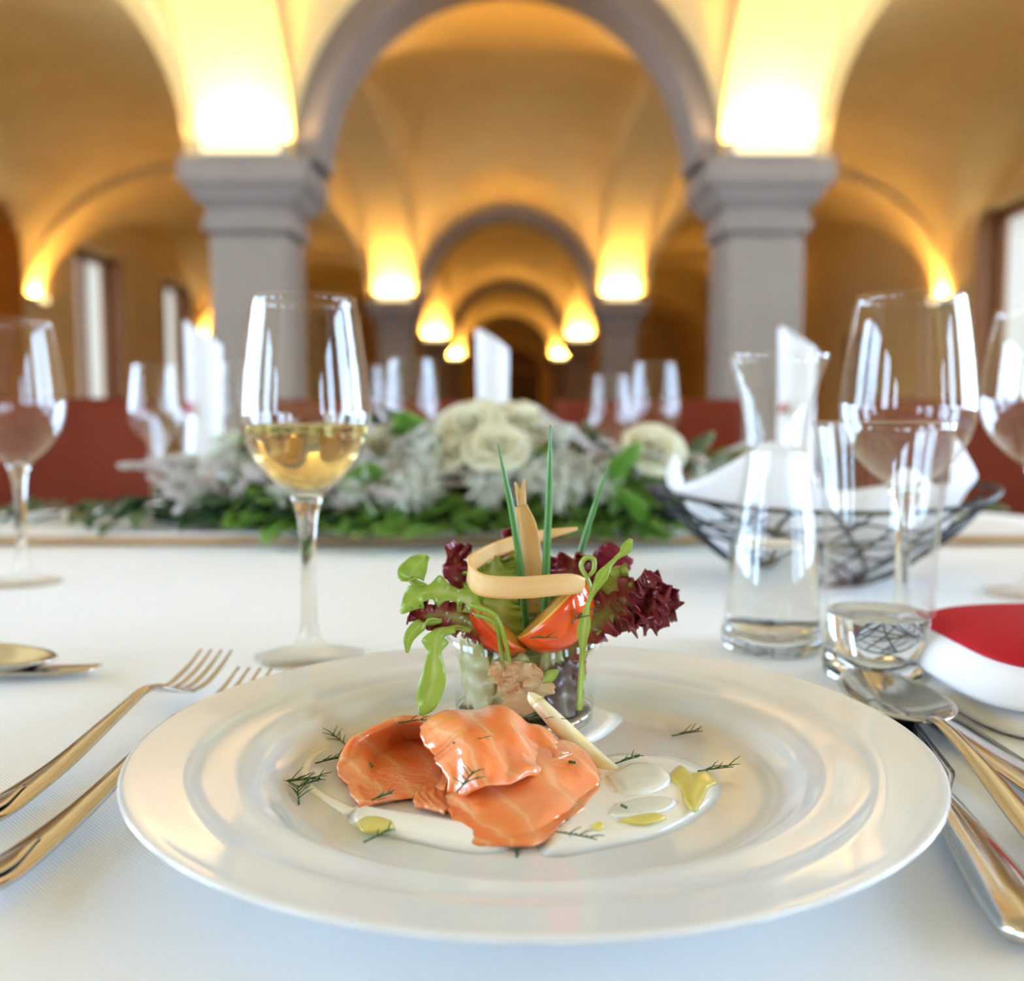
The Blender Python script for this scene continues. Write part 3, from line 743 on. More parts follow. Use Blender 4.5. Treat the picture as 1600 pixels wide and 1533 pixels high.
def spot(xlo, xhi, zlo, zhi, front=True):
    """point on the mound's skin"""
    x = rg.uniform(xlo, xhi); z = rg.uniform(zlo, zhi); e = max(.12, 1 - ((x + .07) / .42) ** 2)
    zz = .018 + z * .105 * math.sqrt(e); y = 1.215 - .10 * math.sqrt(max(0, e * (1 - z * z))) if front else 1.215 + rg.uniform(-.05, .09)
    return np.array([x, y + rg.uniform(-.012, .012), zz])
for k in range(80):          # bright leaves, low along the front
    p = spot(-.30, .26, .0, .55); a = rg.uniform(-1.1, 1.1)
    place(rg.choice(LM), p, (math.sin(a), -math.cos(a) * .9, rg.uniform(-.55, .6)), rg.uniform(-.8, .8), rg.uniform(.6, 1.05))
for k in range(26):          # leaves lying on the cloth in front
    x = rg.uniform(-.27, .22); p = np.array([x, rg.uniform(1.085, 1.12), .022]); a = rg.uniform(-1.2, 1.2)
    place(rg.choice(LM), p, (math.sin(a), -math.cos(a), rg.uniform(-.28, .1)), rg.uniform(-.4, .4), rg.uniform(.6, .95))
for k in range(22):          # sprays reaching over the board's edge
    x = rg.uniform(-.34, .24); p = np.array([x, rg.uniform(1.05, 1.085), .020]); a = rg.uniform(-1.3, 1.3)
    place(LM[1] if k % 3 else LD[1], p, (math.sin(a), -math.cos(a), .1), rg.uniform(-.4, .4), rg.uniform(.5, .8))
for k in range(46):          # dark laurel, mostly left
    p = spot(-.46, -.18, .0, .8); a = rg.uniform(-1.8, .8)
    place(rg.choice(LD), p, (math.sin(a), -math.cos(a) * .8, rg.uniform(-.4, .7)), rg.uniform(-1, 1), rg.uniform(.7, 1.1))
for k in range(38):          # sparse trailing ends
    L_ = rg.random() < .7; x = rg.uniform(-.66, -.44) if L_ else rg.uniform(.45, .60); p = np.array([x, rg.uniform(1.12, 1.30), .019 + rg.random() * .012])
    place(rg.choice(LD), p, (rg.uniform(-1, .3) if L_ else rg.uniform(-.3, 1), rg.uniform(-1, .4), rg.uniform(0, .35)), rg.uniform(-.6, .6), rg.uniform(.6, 1))
for k in range(84):          # leaves at the top and back right
    p = spot(-.34, .40, .55, 1.0, False); a = rg.uniform(-1.6, 1.6)
    place(rg.choice(LM + LD + LO), p + np.array([0, -.03, .004]), (math.sin(a), -math.cos(a) * .5, rg.uniform(.1, 1)), rg.uniform(-1, 1), rg.uniform(.7, 1))
for px, py, Y, s in ((655, 690, 1.14, 1.0), (560, 775, 1.1, 1.1), (968, 740, 1.10, 1.0), (640, 668, 1.18, .9), (1000, 800, 1.08, 1.0)):
    place(LO[0] if py < 680 else LM[1], U(px, py + 20, Y), (rg.uniform(-.4, .4), -.35, .9), rg.uniform(-.4, .4), s)
# lichen clumps and heather sprays
def lichen(seed):
    q = random.Random(seed); g = []
    for k in range(46):
        a, e = q.uniform(0, 6.28), q.uniform(-.2, 1.4); l = q.uniform(.012, .026)
        d = np.array([math.cos(a) * math.cos(e), math.sin(a) * math.cos(e), math.sin(e)])
        pts = [d * l * t + np.array([q.uniform(-1, 1), q.uniform(-1, 1), q.uniform(-1, 1)]) * .0035 * t for t in (0, .35, .7, 1)]
        g.append(tube(pts, [.0016, .0015, .0013, .0008], 4)[:2])
        for b in range(2):
            o = pts[rg.choice((1, 2))]; dd = d * .4 + np.array([q.uniform(-1, 1), q.uniform(-1, 1), q.uniform(-1, 1)])
            g.append(tube([o, o + dd * .005, o + dd * .009], [.0011, .001, .0006], 4)[:2])
    return join(*g)
def heather(seed):
    q = random.Random(seed); L = .075; g = [tube([(0, 0, 0), (0, L * .5, .004), (0, L, .0)], [.0012, .0008], 5)[:2]]
    for k in range(44):
        t = .2 + .8 * k / 44; a = k * 2.4; r = .0055 * (1.15 - t * .6); c = np.array([r * math.cos(a), L * t, r * math.sin(a) + .004 * math.sin(t * 3)])
        s = .0024; v = [c + np.array(x) * s for x in ((1, 0, 0), (-1, 0, 0), (0, 1.5, 0), (0, -1.5, 0), (0, 0, 1), (0, 0, -1))]
        g.append((v, [(0, 2, 4), (2, 1, 4), (1, 3, 4), (3, 0, 4), (2, 0, 5), (1, 2, 5), (3, 1, 5), (0, 3, 5)]))
    return join(*g)
LI = [mesh('lichen_tuft', lichen(i), LICHEN) for i in range(3)]; HE = [mesh('heather_sprig', heather(i), HEATH) for i in range(2)]
for k in range(54):
    p = spot(-.40, .32, .30, .95); place(rg.choice(LI), p + np.array([0, -.030, .006]), (rg.uniform(-1, 1), rg.uniform(-1, 1), rg.uniform(-.5, .5)), rg.uniform(0, 6), rg.uniform(.8, 1.3), None, 'lichen_tuft')
for k in range(60):
    p = spot(-.39, -.12, .2, 1.0) if k < 44 else spot(.0, .36, .5, 1.0); a = rg.uniform(-1.9, 1.6)
    place(rg.choice(HE), p + np.array([0, -.028, .006]), (math.sin(a), -math.cos(a) * .6, rg.uniform(-.1, .7)), rg.uniform(0, 6), rg.uniform(.6, .9), None, 'heather_sprig')
for pts, r in (([(520, 800), (590, 770), (650, 745), (720, 738), (800, 740), (850, 720)], .006), ([(470, 780), (560, 760), (620, 742), (690, 752), (790, 765)], .0045),
               ([(560, 825), (610, 790), (660, 762), (730, 756)], .0045), ([(860, 735), (920, 712), (990, 705), (1060, 720)], .004)):
    part('twig', tube(spline([U(x, y, 1.10 + .01 * (i % 2)) for i, (x, y) in enumerate(pts)], 26), [r * .7, r * .8, r * .7, r * .4], 8), TWIG, gd, world=True)
def petal(R, H, al, curl, lean):
    n, m_ = 8, 7; P = np.zeros((n, m_, 3))
    for i in range(n):
        v = i / (n - 1)
        for j in range(m_):
            u = -1 + 2 * j / (m_ - 1); t = al * u * (.35 + .65 * math.sin(min(1, v * 1.3) * math.pi / 2))
            rad = R * (.25 + .75 * v ** .6) + lean * v * R + curl * max(0, v - .65) ** 1.5 * R * 2.2
            P[i, j] = (rad * math.sin(t), -rad * math.cos(t), H * (v * (1 - .18 * u * u) - curl * max(0, v - .8) * .9))
    return sheet(P, .0007)
RINGS = [(.004, .031, 1.5, .0, -.2, 3), (.007, .032, 1.2, .1, -.1, 3), (.011, .031, 1.0, .25, 0, 4), (.0155, .029, .9, .45, .05, 4), (.0205, .026, .8, .7, .1, 5), (.026, .021, .72, .9, .2, 5), (.031, .015, .66, 1.0, .3, 6)]
PM = [mesh('petal', petal(R, H, al, c, l), PETAL) for R, H, al, c, l, n in RINGS]
def rose(px, py, Y, s, tilt):
    c = U(px, py, Y); r = link(bpy.data.objects.new('rose', mesh('rose', lathe([(0, -.03), (.003, -.03), (.004, -.004), (.010, 0), (.013, .006), (0, .008)], 12), LEAFG)))
    r.parent = gd; d = Vector((tilt, -.75, .8)).normalized()
    r.matrix_local = Matrix.Translation(Vector(c - GL) - d * .012) @ d.to_track_quat('Z', 'Y').to_matrix().to_4x4() @ Matrix.Scale(s, 4)
    for q, (R, H, al, cu, le, n) in enumerate(RINGS):
        for k in range(n):
            o = link(bpy.data.objects.new('petal', PM[q])); o.parent = r; o.rotation_euler = (rg.uniform(-.16, .16), rg.uniform(-.16, .16), 6.283 * k / n + q * .7 + rg.uniform(-.15, .15))
for a in ((730, 662, 1.15, .80, -.3), (815, 658, 1.17, .74, .3), (775, 694, 1.10, .70, 0), (1022, 698, 1.12, .72, .1), (590, 696, 1.15, .66, -.2), (702, 700, 1.11, .5, -.4)): rose(*a)

# ------------------------------------------------------------------ the starter: sauce, salmon, asparagus
CREAM = pm('cream_sauce', (.91, .90, .84), .22, coat=.3, bump=(120, .2, .001))
OIL = pm('golden_oil', (.84, .72, .16), .05, alpha=.72, coat=.5)
ONION = pm('pale_onion', (.80, .78, .66), .12, sss=.2, coat=.5, col2=(.86, .84, .74), scale=150)
ZP = ZW + .0001
def on(px, py, z=ZP): return T(px, py, z)
pt_ = [on(*q) for q in ((905, 1200), (960, 1178), (1050, 1182), (1110, 1205), (1126, 1240), (1095, 1275), (1030, 1308), (940, 1328), (865, 1340), (838, 1320), (860, 1270))]
solo('cream_sauce', puddle(pt_, ZP, .0028), CREAM, 'broad pool of white cream sauce right of the salmon', 'sauce')
pt_ = [on(*q) for q in ((548, 1262), (600, 1270), (690, 1285), (760, 1300), (800, 1325), (740, 1335), (650, 1318), (580, 1300), (545, 1285))]
solo('cream_sauce', puddle(pt_, ZP, .0034), CREAM, 'strip of white cream sauce below the left salmon fold', 'sauce')
solo('cream_sauce', tube(spline([on(x, y) for x, y in ((516, 1168), (490, 1182), (476, 1205), (484, 1228), (510, 1248), (552, 1272))], 30), [.0008, .0016, .0018, .0016, .0022, .003], 10, .55), CREAM, 'thin curved trail of cream sauce at the left of the plate', 'sauce')
GC = np.array([U(819.5, 1000, .44)[0], .44, ZP])
ol = [GC + np.array([math.cos(t) * (.045 + .004 * math.sin(3 * t)), math.sin(t) * .040 + .002, 0]) for t in np.linspace(0, 2 * math.pi, 20, endpoint=False)]
solo('cream_sauce', puddle(ol, ZP, .0012), CREAM, 'thin film of cream sauce under the salad glass', 'sauce')
def oil(pts, label, z): solo('oil_drop', puddle([on(x, y, z) for x, y in pts], z, .0012), OIL, label, 'oil', 'golden oil drops on the plate')
oil(((553, 1287), (570, 1277), (600, 1278), (622, 1287), (606, 1300), (570, 1302)), 'yellow oil drop below the left salmon fold', ZP + .0022)
oil(((1040, 1215), (1062, 1196), (1080, 1208), (1105, 1204), (1122, 1222), (1108, 1232), (1098, 1252), (1086, 1270), (1070, 1256), (1062, 1232)), 'large ragged yellow oil puddle on the right sauce', ZP + .0026)
oil(((965, 1284), (990, 1277), (1030, 1272), (1040, 1280), (1005, 1290)), 'long narrow yellow oil streak on the sauce', ZP + .0026)
oil(((924, 1290), (940, 1285), (944, 1294), (930, 1298)), 'tiny yellow oil drop right of the salmon', ZP + .0026)
pt_ = [on(*q, ZP + .004) for q in ((945, 1208), (985, 1188), (1030, 1192), (1052, 1212), (1030, 1232), (975, 1240))]
solo('onion_slice', puddle(pt_, ZP + .0024, .0018, power=6), ONION, 'translucent white onion slice lying on the right sauce', 'onion')
pt_ = [on(*q, ZP + .004) for q in ((960, 1250), (1020, 1238), (1060, 1245), (1040, 1262), (985, 1274), (950, 1268))]
solo('onion_slice', puddle(pt_, ZP + .0024, .0012, power=6), ONION, 'smaller white onion slice in front on the sauce', 'onion')

def salmon_mat():
    m, nt, N, L = nodes('smoked_salmon'); b = N['Principled BSDF']
    uv = N.new('ShaderNodeUVMap'); mp = N.new('ShaderNodeMapping'); mp.inputs['Rotation'].default_value = (0, 0, .5); L.new(uv.outputs[0], mp.inputs[0])
    wv_ = N.new('ShaderNodeTexWave'); wv_.inputs['Scale'].default_value = 1.3; wv_.inputs['Distortion'].default_value = 5.0; wv_.inputs['Detail'].default_value = 2; wv_.inputs['Detail Scale'].default_value = 1.2
    L.new(mp.outputs[0], wv_.inputs['Vector'])
    r = N.new('ShaderNodeValToRGB'); el = r.color_ramp.elements; el.new(.5); el.new(.9)
    for e, (p, c) in zip(el, ((.0, (.88, .19, .040)), (.55, (.90, .24, .065)), (.93, (.90, .29, .10)), (1.0, (.93, .40, .19)))): e.position = p; e.color = (*c, 1)
    L.new(wv_.outputs['Fac'], r.inputs[0])
    n = N.new('ShaderNodeTexNoise'); n.inputs['Scale'].default_value = 55; tc = N.new('ShaderNodeTexCoord'); L.new(tc.outputs['Object'], n.inputs['Vector'])
    mx = N.new('ShaderNodeMix'); mx.data_type = 'RGBA'; mx.inputs[7].default_value = (.90, .34, .17, 1)
    rr = N.new('ShaderNodeMapRange'); rr.inputs[1].default_value = .45; rr.inputs[2].default_value = .75; rr.inputs[4].default_value = .75; L.new(n.outputs['Fac'], rr.inputs[0])
    L.new(rr.outputs[0], mx.inputs[0]); L.new(r.outputs[0], mx.inputs[6]); L.new(mx.outputs[2], b.inputs['Base Color'])
    b.inputs['Roughness'].default_value = .28; b.inputs['Subsurface Weight'].default_value = .45; b.inputs['Subsurface Radius'].default_value = (.008, .003, .0012); b.inputs['Subsurface Scale'].default_value = .8
    b.inputs['Coat Weight'].default_value = 1.0; b.inputs['Coat Roughness'].default_value = .06
    n2 = N.new('ShaderNodeTexNoise'); n2.inputs['Scale'].default_value = 300; n2.inputs['Detail'].default_value = 3; L.new(tc.outputs['Object'], n2.inputs['Vector'])
    a = N.new('ShaderNodeMath'); a.operation = 'MULTIPLY_ADD'; a.inputs[1].default_value = .35; L.new(wv_.outputs['Fac'], a.inputs[0]); L.new(n2.outputs['Fac'], a.inputs[2])
    bp = N.new('ShaderNodeBump'); bp.inputs['Strength'].default_value = .5; bp.inputs['Distance'].default_value = .0007
    L.new(a.outputs[0], bp.inputs['Height']); L.new(bp.outputs[0], b.inputs['Normal']); L.new(bp.outputs[0], b.inputs['Coat Normal']); return m
SALM = salmon_mat()
def slice_(rows, thick=.0022, n=44, wob=.0006, frayed=None, seed=1, rag=.0005):
    G = upsample([[U(*q) for q in r] for r in rows], n, n); q = np.random.RandomState(seed)
    ii, jj = np.meshgrid(np.linspace(0, 1, n), np.linspace(0, 1, n), indexing='ij')
    G[..., 2] += wob * np.sin(ii * 9 + jj * 7 + seed) + wob * np.sin(jj * 17 - ii * 5)
    x_, y_ = G[..., 0].copy(), G[..., 1].copy()               # uneven cut edges
    G[..., 0] += rag * (np.sin(330 * y_ + seed) + .4 * np.sin(1100 * y_ + 300 * x_))
    G[..., 1] += rag * (np.sin(360 * x_ + 2 * seed) + .4 * np.sin(1050 * x_ + 2))
    if frayed is not None:                                # torn edge on the right side
        d = G[:, -1] - G[:, -6]
        G[:, -1] += d * 1.3 * (np.abs(np.sin(np.linspace(0, 17, n))) ** .7 - .4)[:, None]
    G[..., 2] = np.maximum(G[..., 2], ZW + .002)
    t = np.full((n, n), thick); ed = np.minimum.reduce([ii, 1 - ii, jj, 1 - jj]); t = thick * np.clip(.35 + ed * 9, .35, 1)
    return sheet(G[:, ::1], t)
SL_L = [[(540, 1200, .40), (575, 1172, .41), (620, 1152, .42), (660, 1146, .415), (705, 1150, .402)],
        [(526, 1190, .380), (558, 1152, .388), (610, 1131, .393), (660, 1122, .394), (705, 1130, .39)],
        [(530, 1207, .371), (568, 1182, .384), (620, 1165, .404), (665, 1160, .408), (698, 1168, .396)],
        [(543, 1236, .358), (583, 1226, .364), (630, 1216, .376), (670, 1210, .380), (698, 1210, .372)],
        [(553, 1260, .347), (595, 1257, .347), (635, 1246, .353), (670, 1235, .357), (700, 1228, .353)],
        [(560, 1279, .339), (590, 1269, .344), (630, 1263, .347), (660, 1256, .350), (692, 1245, .353)]]
SL_R = [[(700, 1225, .368), (760, 1190, .375), (830, 1160, .380), (890, 1158, .384), (918, 1182, .382)],
        [(690, 1251, .346), (755, 1232, .347), (830, 1205, .352), (900, 1190, .364), (938, 1214, .368)],
        [(703, 1285, .332), (765, 1275, .328), (835, 1255, .333), (902, 1243, .347), (941, 1243, .357)],
        [(720, 1318, .318), (770, 1312, .315), (830, 1300, .318), (884, 1293, .328), (912, 1281, .337)],
        [(740, 1341, .3095), (780, 1343, .308), (815, 1344, .308), (845, 1340, .310), (856, 1322, .316)]]
SL_C = [[(700, 1145, .405), (730, 1128, .410), (770, 1128, .410), (810, 1145, .405), (850, 1165, .40)],
        [(655, 1134, .386), (712, 1109, .392), (775, 1109, .392), (825, 1134, .386), (866, 1156, .381)],
        [(670, 1165, .370), (725, 1146, .366), (780, 1150, .364), (830, 1166, .366), (878, 1180, .369)],
        [(688, 1205, .351), (730, 1190, .345), (785, 1192, .345), (830, 1200, .350), (868, 1200, .360)],
        [(700, 1241, .341), (735, 1233, .337), (785, 1229, .337), (825, 1219, .345), (852, 1207, .355)]]
SL_S = [[(655, 1238, .360), (680, 1236, .358), (700, 1240, .355)], [(648, 1258, .348), (672, 1255, .345), (700, 1258, .342)], [(646, 1277, .340), (672, 1282, .337), (694, 1288, .334)]]
solo('salmon_slice', slice_(SL_L, seed=2), SALM, 'smoked salmon slice curled into a hollow fold on the left', 'salmon', 'smoked salmon slices')
solo('salmon_slice', slice_(SL_R, seed=4), SALM, 'smoked salmon slice spreading to the front of the plate', 'salmon', 'smoked salmon slices')
solo('salmon_slice', slice_(SL_C, seed=7, frayed=True, wob=.0011, rag=.0007), SALM, 'glossy smoked salmon slice with torn edge on top', 'salmon', 'smoked salmon slices')
solo('salmon_slice', slice_(SL_S, seed=9, n=20, wob=.0001), SALM, 'small salmon piece tucked between the left and front slices', 'salmon', 'smoked salmon slices')
SPEAR = pm('pale_asparagus', (.78, .66, .32), .2, sss=.2, coat=.5, col2=(.84, .76, .52), scale=120)
sp = thing('asparagus_spear', 'pale yellow asparagus spear leaning on the salmon and glass', 'asparagus', U(985, 1243, .362))
part('stalk', tube(spline([U(840, 1098, .398), U(880, 1140, .392), (U(915, 1178, .388)), U(950, 1212, .378), U(986, 1240, .3655)], 30), [.0030, .0038, .0046, .0052, .0056, .0044], 10), SPEAR, sp, world=True)
part('tip', tube(spline([U(841, 1099, .398), U(833, 1091, .399), U(826, 1082, .4005)], 10), [.0030, .0028, .0022, .0006], 10), SPEAR, sp, world=True)

# ------------------------------------------------------------------ salad glass and what stands in it
sg = thing('salad_glass', 'small clear glass filled with salad on the plate', 'glass', GC)
ho = [(.0312, .003), (.0316, .010), (.0330, .022), (.0345, .033), (.0358, .0415)]
part('wall', lathe(ho + [(.0353, .0420), (.0347, .0415), (.0334, .033), (.0319, .022), (.0306, .0105)], 64), GLASS, sg)
part('thick_base', lathe([(0, .0022), (.02, .0017), (.029, .0015), (.0311, .003), (.0314, .008), (.0300, .0085), (0, .0075)], 64), GLASSR, sg)

def leaf(spine_, widths, side, amp=0., freq=6, curl=0., jag=0., n=54, m_=15, thick=.0007, tip=0., seed=0, lin=False):
    S = spline(spine_, n); W = interp(widths, n) if lin else spline(np.array(widths, float)[:, None], n)[:, 0]; W = np.maximum(W, .0004)
    tan = norm(np.gradient(S, axis=0)); q = np.random.RandomState(seed); ph = q.uniform(0, 6.28, 4)
    P = np.zeros((n, m_, 3)); side = np.asarray(side, float)
    sm = lambda a: np.convolve(np.pad(a, 2, 'edge'), [.15, .25, .3, .25, .15], 'valid') * 1.7
    j1 = sm(q.uniform(-1, 1, n)); j2 = sm(q.uniform(-1, 1, n))
    for k in range(n):
        v = k / (n - 1); s = norm(side - tan[k] * np.dot(side, tan[k])); nr = np.cross(s, tan[k])
        for j in range(m_):
            u = -1 + 2 * j / (m_ - 1); jj = (j1 if u > 0 else j2)[k] * jag
            f = abs(u) ** 1.6
            off = curl * u * u * W[k] + amp * f * (math.sin(6.283 * freq * v + ph[0 if u > 0 else 1]) + .6 * math.sin(6.283 * freq * 2.3 * v + ph[2 if u > 0 else 3]))
            off += tip * max(0, v - .7) / .3 * math.sin(u * 7 + ph[0])
            P[k, j] = S[k] + s * u * W[k] * (1 + jj * f) + nr * off + tan[k] * amp * .35 * f * math.cos(6.283 * freq * 1.4 * v + ph[1])
    return sheet(P, thick)
REDL = leafmat('red_leaf_lettuce', [(0, (.36, .42, .10)), (.35, (.26, .22, .06)), (.55, (.28, .04, .035)), (1, (.20, .014, .026))], .18, .2, along=.55, nscale=120, namp=.7)
REDD = leafmat('dark_red_lettuce', [(0, (.32, .10, .06)), (.4, (.25, .028, .036)), (1, (.18, .012, .024))], .16, .2, nscale=150, namp=.8)
RADI = leafmat('magenta_radicchio', [(0, (.30, .05, .08)), (.5, (.22, .008, .03)), (1, (.17, .006, .025))], .15, .1)
GREENL = leafmat('yellow_green_lettuce', [(0, (.62, .62, .34)), (.5, (.42, .50, .10)), (1, (.30, .42, .05))], .25, .3, nscale=90)
ARUG = leafmat('rocket_leaf', [(0, (.58, .64, .24)), (.22, (.36, .50, .07)), (1, (.26, .41, .04))], .22, .3, nscale=70, edge=.7, along=.2)
PALEL = leafmat('pale_lettuce_rib', [(0, (.62, .60, .40)), (.6, (.55, .55, .28)), (1, (.40, .42, .12))], .2, .35, nscale=80)
BEIGE = leafmat('beige_crisp_leaf', [(0, (.84, .66, .38)), (.5, (.86, .68, .40)), (1, (.74, .44, .20))], .25, .4, nscale=220, namp=.9)
PURP = leafmat('purple_leaf', [(0, (.26, .22, .14)), (.5, (.10, .05, .06)), (1, (.06, .02, .035))], .25, .2, nscale=120)
CRISP = leafmat('golden_vegetable_crisp', [(0, (.86, .62, .29)), (.5, (.84, .54, .20)), (1, (.68, .32, .07))], .4, .25, nscale=60, edge=.6, along=.3)
CHIVE = leafmat('chive_green', [(0, (.07, .22, .04)), (.6, (.09, .26, .06)), (1, (.13, .33, .09))], .3, .15)
TOM = pm('tomato_flesh', (.80, .06, .008), .12, sss=.25, coat=.6, col2=(.86, .10, .012), scale=60)
TOMF = pm('tomato_cut_edge', (.86, .30, .05), .2, sss=.3, coat=.5, col2=(.88, .42, .08), scale=120)
def L_(name, geo, mat, label, cat, group=None): return solo(name, geo, mat, label, cat, group)
R3 = lambda *a: [U(*q) for q in a]
# chives
for pts, r, lb in (((822, 985, .432), (815, 900, .432), (800, 800, .432), (778, 693, .432)), .0017, 'left long green chive standing in the salad'), \
                  (((850, 985, .430), (853, 890, .430), (858, 770, .430), (860, 664, .430)), .0018, 'tallest green chive standing upright in the middle'), \
                  (((893, 910, .462), (908, 860, .462), (928, 795, .464), (951, 727, .466)), .0015, 'right green chive leaning to the right'):
    L_('chive', tube(spline(R3(*pts), 30), [r, r * 1.05, r, r * .85, r * .15], 10), CHIVE, lb, 'chive', 'chives standing in the salad glass')
# crisps
cr = thing('vegetable_crisp', 'upright golden root vegetable crisp with forked tip', 'crisp', U(834, 960, .436))
part('blade', leaf(R3((834, 960, .436), (830, 890, .436), (824, 830, .437), (814, 790, .438)), [.0036, .0048, .0046, .0026], (1, .1, 0), curl=.2, n=40, m_=9, thick=.001), CRISP, cr, world=True)
part('prong', leaf(R3((816, 794, .438), (811, 772, .439), (805, 754, .440)), [.0020, .0013, .0004], (1, .2, 0), n=16, m_=5, thick=.0009), CRISP, cr, world=True)
part('prong', leaf(R3((815, 794, .438), (817, 770, .4385), (819, 749, .4385)), [.0020, .0013, .0004], (1, .2, 0), n=16, m_=5, thick=.0009), CRISP, cr, world=True)
L_('vegetable_crisp', leaf(R3((912, 915, .404), (896, 913, .401), (868, 914, .399), (820, 918, .398), (770, 917, .400), (744, 910, .406), (733, 893, .416), (740, 878, .428), (768, 862, .442), (810, 846, .452), (850, 836, .458), (880, 830, .460), (902, 826, .462)),
    [.0030, .0042, .0044, .0045, .0046, .0046, .0044, .0040, .0036, .0032, .0026, .0016, .0008], (0.05, 0, 1), n=90, m_=7, thick=.0011, amp=.0003, freq=3), CRISP, 'golden vegetable crisp curled in a loop across the salad', 'crisp')
# tomato wedges
def wedge(name, label, p0, p1, out, R, ang=.62):
    p0, p1 = np.array(p0), np.array(p1); ax = norm(p1 - p0); L = np.linalg.norm(p1 - p0); o = norm(np.asarray(out, float) - ax * np.dot(out, ax)); s = np.cross(ax, o)
    r = thing(name, label, 'tomato', p0, group='tomato wedges in the salad'); n, m_ = 22, 15
    G = np.zeros((n, m_, 3))
    for i in range(n):
        t = math.pi * i / (n - 1); c = p0 + ax * L * (.5 - .5 * math.cos(t)); rr = R * math.sin(t) ** .8 + .0002
        for j in range(m_):
            a = -ang + 2 * ang * j / (m_ - 1); G[i, j] = c + (o * math.cos(a) + s * math.sin(a)) * rr
    part('skin', sheet(G, .001), TOM, r, world=True)
    for j in (0, m_ - 1):
        F = np.zeros((n, 6, 3))
        for i in range(n):
            t = math.pi * i / (n - 1); c = p0 + ax * L * (.5 - .5 * math.cos(t))
            for k in range(6): F[i, k] = c + (G[i, j] - c) * (k / 5)
        part('cut_face', sheet(F, .0008), TOMF, r, world=True)
    return r
wedge('tomato_wedge', 'bright red tomato wedge leaning at the front right of the salad', U(808, 996, .418), U(905, 902, .424), (.50, -.75, -.50), .0185, .75)
wedge('tomato_wedge', 'orange-red tomato wedge half hidden left in the salad', U(733, 925, .426), U(826, 1012, .420), (-.40, -.50, -.7), .0125, .8)
# lettuces and rocket
E1 = 'salad leaves in the small glass'
lv = lambda nm, g, m, lb, cat='lettuce': L_(nm, g, m, lb, cat, E1)
lv('red_lettuce_leaf', leaf(R3((865, 1085, .425), (890, 1010, .425), (935, 965, .425), (985, 945, .425), (1022, 938, .425), (1046, 930, .425)), [.004, .007, .010, .011, .0125, .009], (.15, .25, 1), amp=.0030, freq=7, jag=.30, n=90, m_=25, tip=.004, seed=3, curl=.25), REDL, 'red frilly lettuce leaf spreading out to the right')
lv('red_lettuce_leaf', leaf(R3((965, 965, .422), (990, 950, .421), (1012, 925, .420), (1030, 905, .420)), [.003, .0075, .009, .004], (.7, .2, .6), amp=.0032, freq=5, jag=.4, n=60, m_=19, seed=13, tip=.003), REDD, 'dark red ruffled lettuce tip at the far right')
lv('red_lettuce_leaf', leaf(R3((985, 985, .420), (1012, 955, .419), (1035, 945, .419), (1048, 915, .421)), [.002, .0055, .006, .003], (.6, .2, .6), amp=.0030, freq=5, jag=.5, n=50, m_=17, seed=17, tip=.003), REDD, 'small dark red ruffle below the far right lettuce tip')
lv('red_lettuce_leaf', leaf(R3((880, 985, .445), (885, 930, .443), (890, 895, .440), (892, 868, .438)), [.004, .008, .0098, .0078], (1, .2, 0), amp=.0028, freq=5, jag=.2, n=60, m_=25, tip=.004, seed=5), REDL, 'red frilly lettuce leaf upright behind the tomato wedge')
lv('red_lettuce_leaf', leaf(R3((768, 985, .445), (745, 935, .445), (715, 900, .443), (712, 872, .442), (722, 850, .442)), [.003, .005, .006, .0045, .0058], (1, .3, .25), amp=.0022, freq=4, jag=.25, n=60, m_=19, tip=.0035, seed=6), REDD, 'dark red curled lettuce leaf at the upper left')
lv('red_lettuce_leaf', leaf(R3((775, 1010, .420), (740, 975, .415), (700, 962, .412), (665, 962, .411), (640, 955, .411)), [.003, .006, .0062, .0060, .004], (.1, .3, 1), amp=.0026, freq=6, jag=.4, n=70, m_=19, tip=.003, seed=8), REDL, 'red ruffled lettuce leaf hanging over the left glass rim')
lv('red_lettuce_leaf', leaf(R3((810, 960, .455), (806, 900, .458), (802, 850, .460), (800, 825, .461)), [.004, .007, .006, .005], (1, .1, 0), amp=.0026, freq=5, jag=.3, n=50, m_=17, tip=.003, seed=9), REDL, 'red lettuce tip behind the upright crisp')
lv('radicchio_piece', leaf(R3((905, 965, .450), (935, 915, .448), (960, 880, .446), (975, 862, .446)), [.006, .0085, .0095, .0070], (.75, .2, -.6), curl=-.35, amp=.0006, n=40, m_=13, seed=10), RADI, 'smooth magenta radicchio piece at the upper right', 'radicchio')
lv('green_lettuce_leaf', leaf(R3((880, 1060, .428), (915, 985, .430), (945, 940, .430), (968, 912, .431), (985, 905, .431)), [.004, .007, .0085, .0085, .006], (.3, .2, 1), amp=.0026, freq=6, jag=.2, n=60, m_=19, tip=.003, seed=11), GREENL, 'yellow-green lettuce leaf under the red right leaf')
lv('green_lettuce_leaf', leaf(R3((790, 990, .440), (782, 940, .441), (775, 900, .443), (770, 872, .446)), [.006, .011, .013, .010], (1, .2, 0), amp=.003, freq=5, jag=.2, n=50, m_=21, tip=.004, seed=12), GREENL, 'yellow-green lettuce inside the crisp loop')
lv('green_lettuce_leaf', leaf(R3((790, 1040, .424), (785, 990, .424), (782, 950, .425), (790, 925, .427)), [.007, .009, .009, .006], (1, .1, 0), amp=.0022, freq=5, n=40, m_=15, seed=14), GREENL, 'green lettuce between the two tomato wedges')
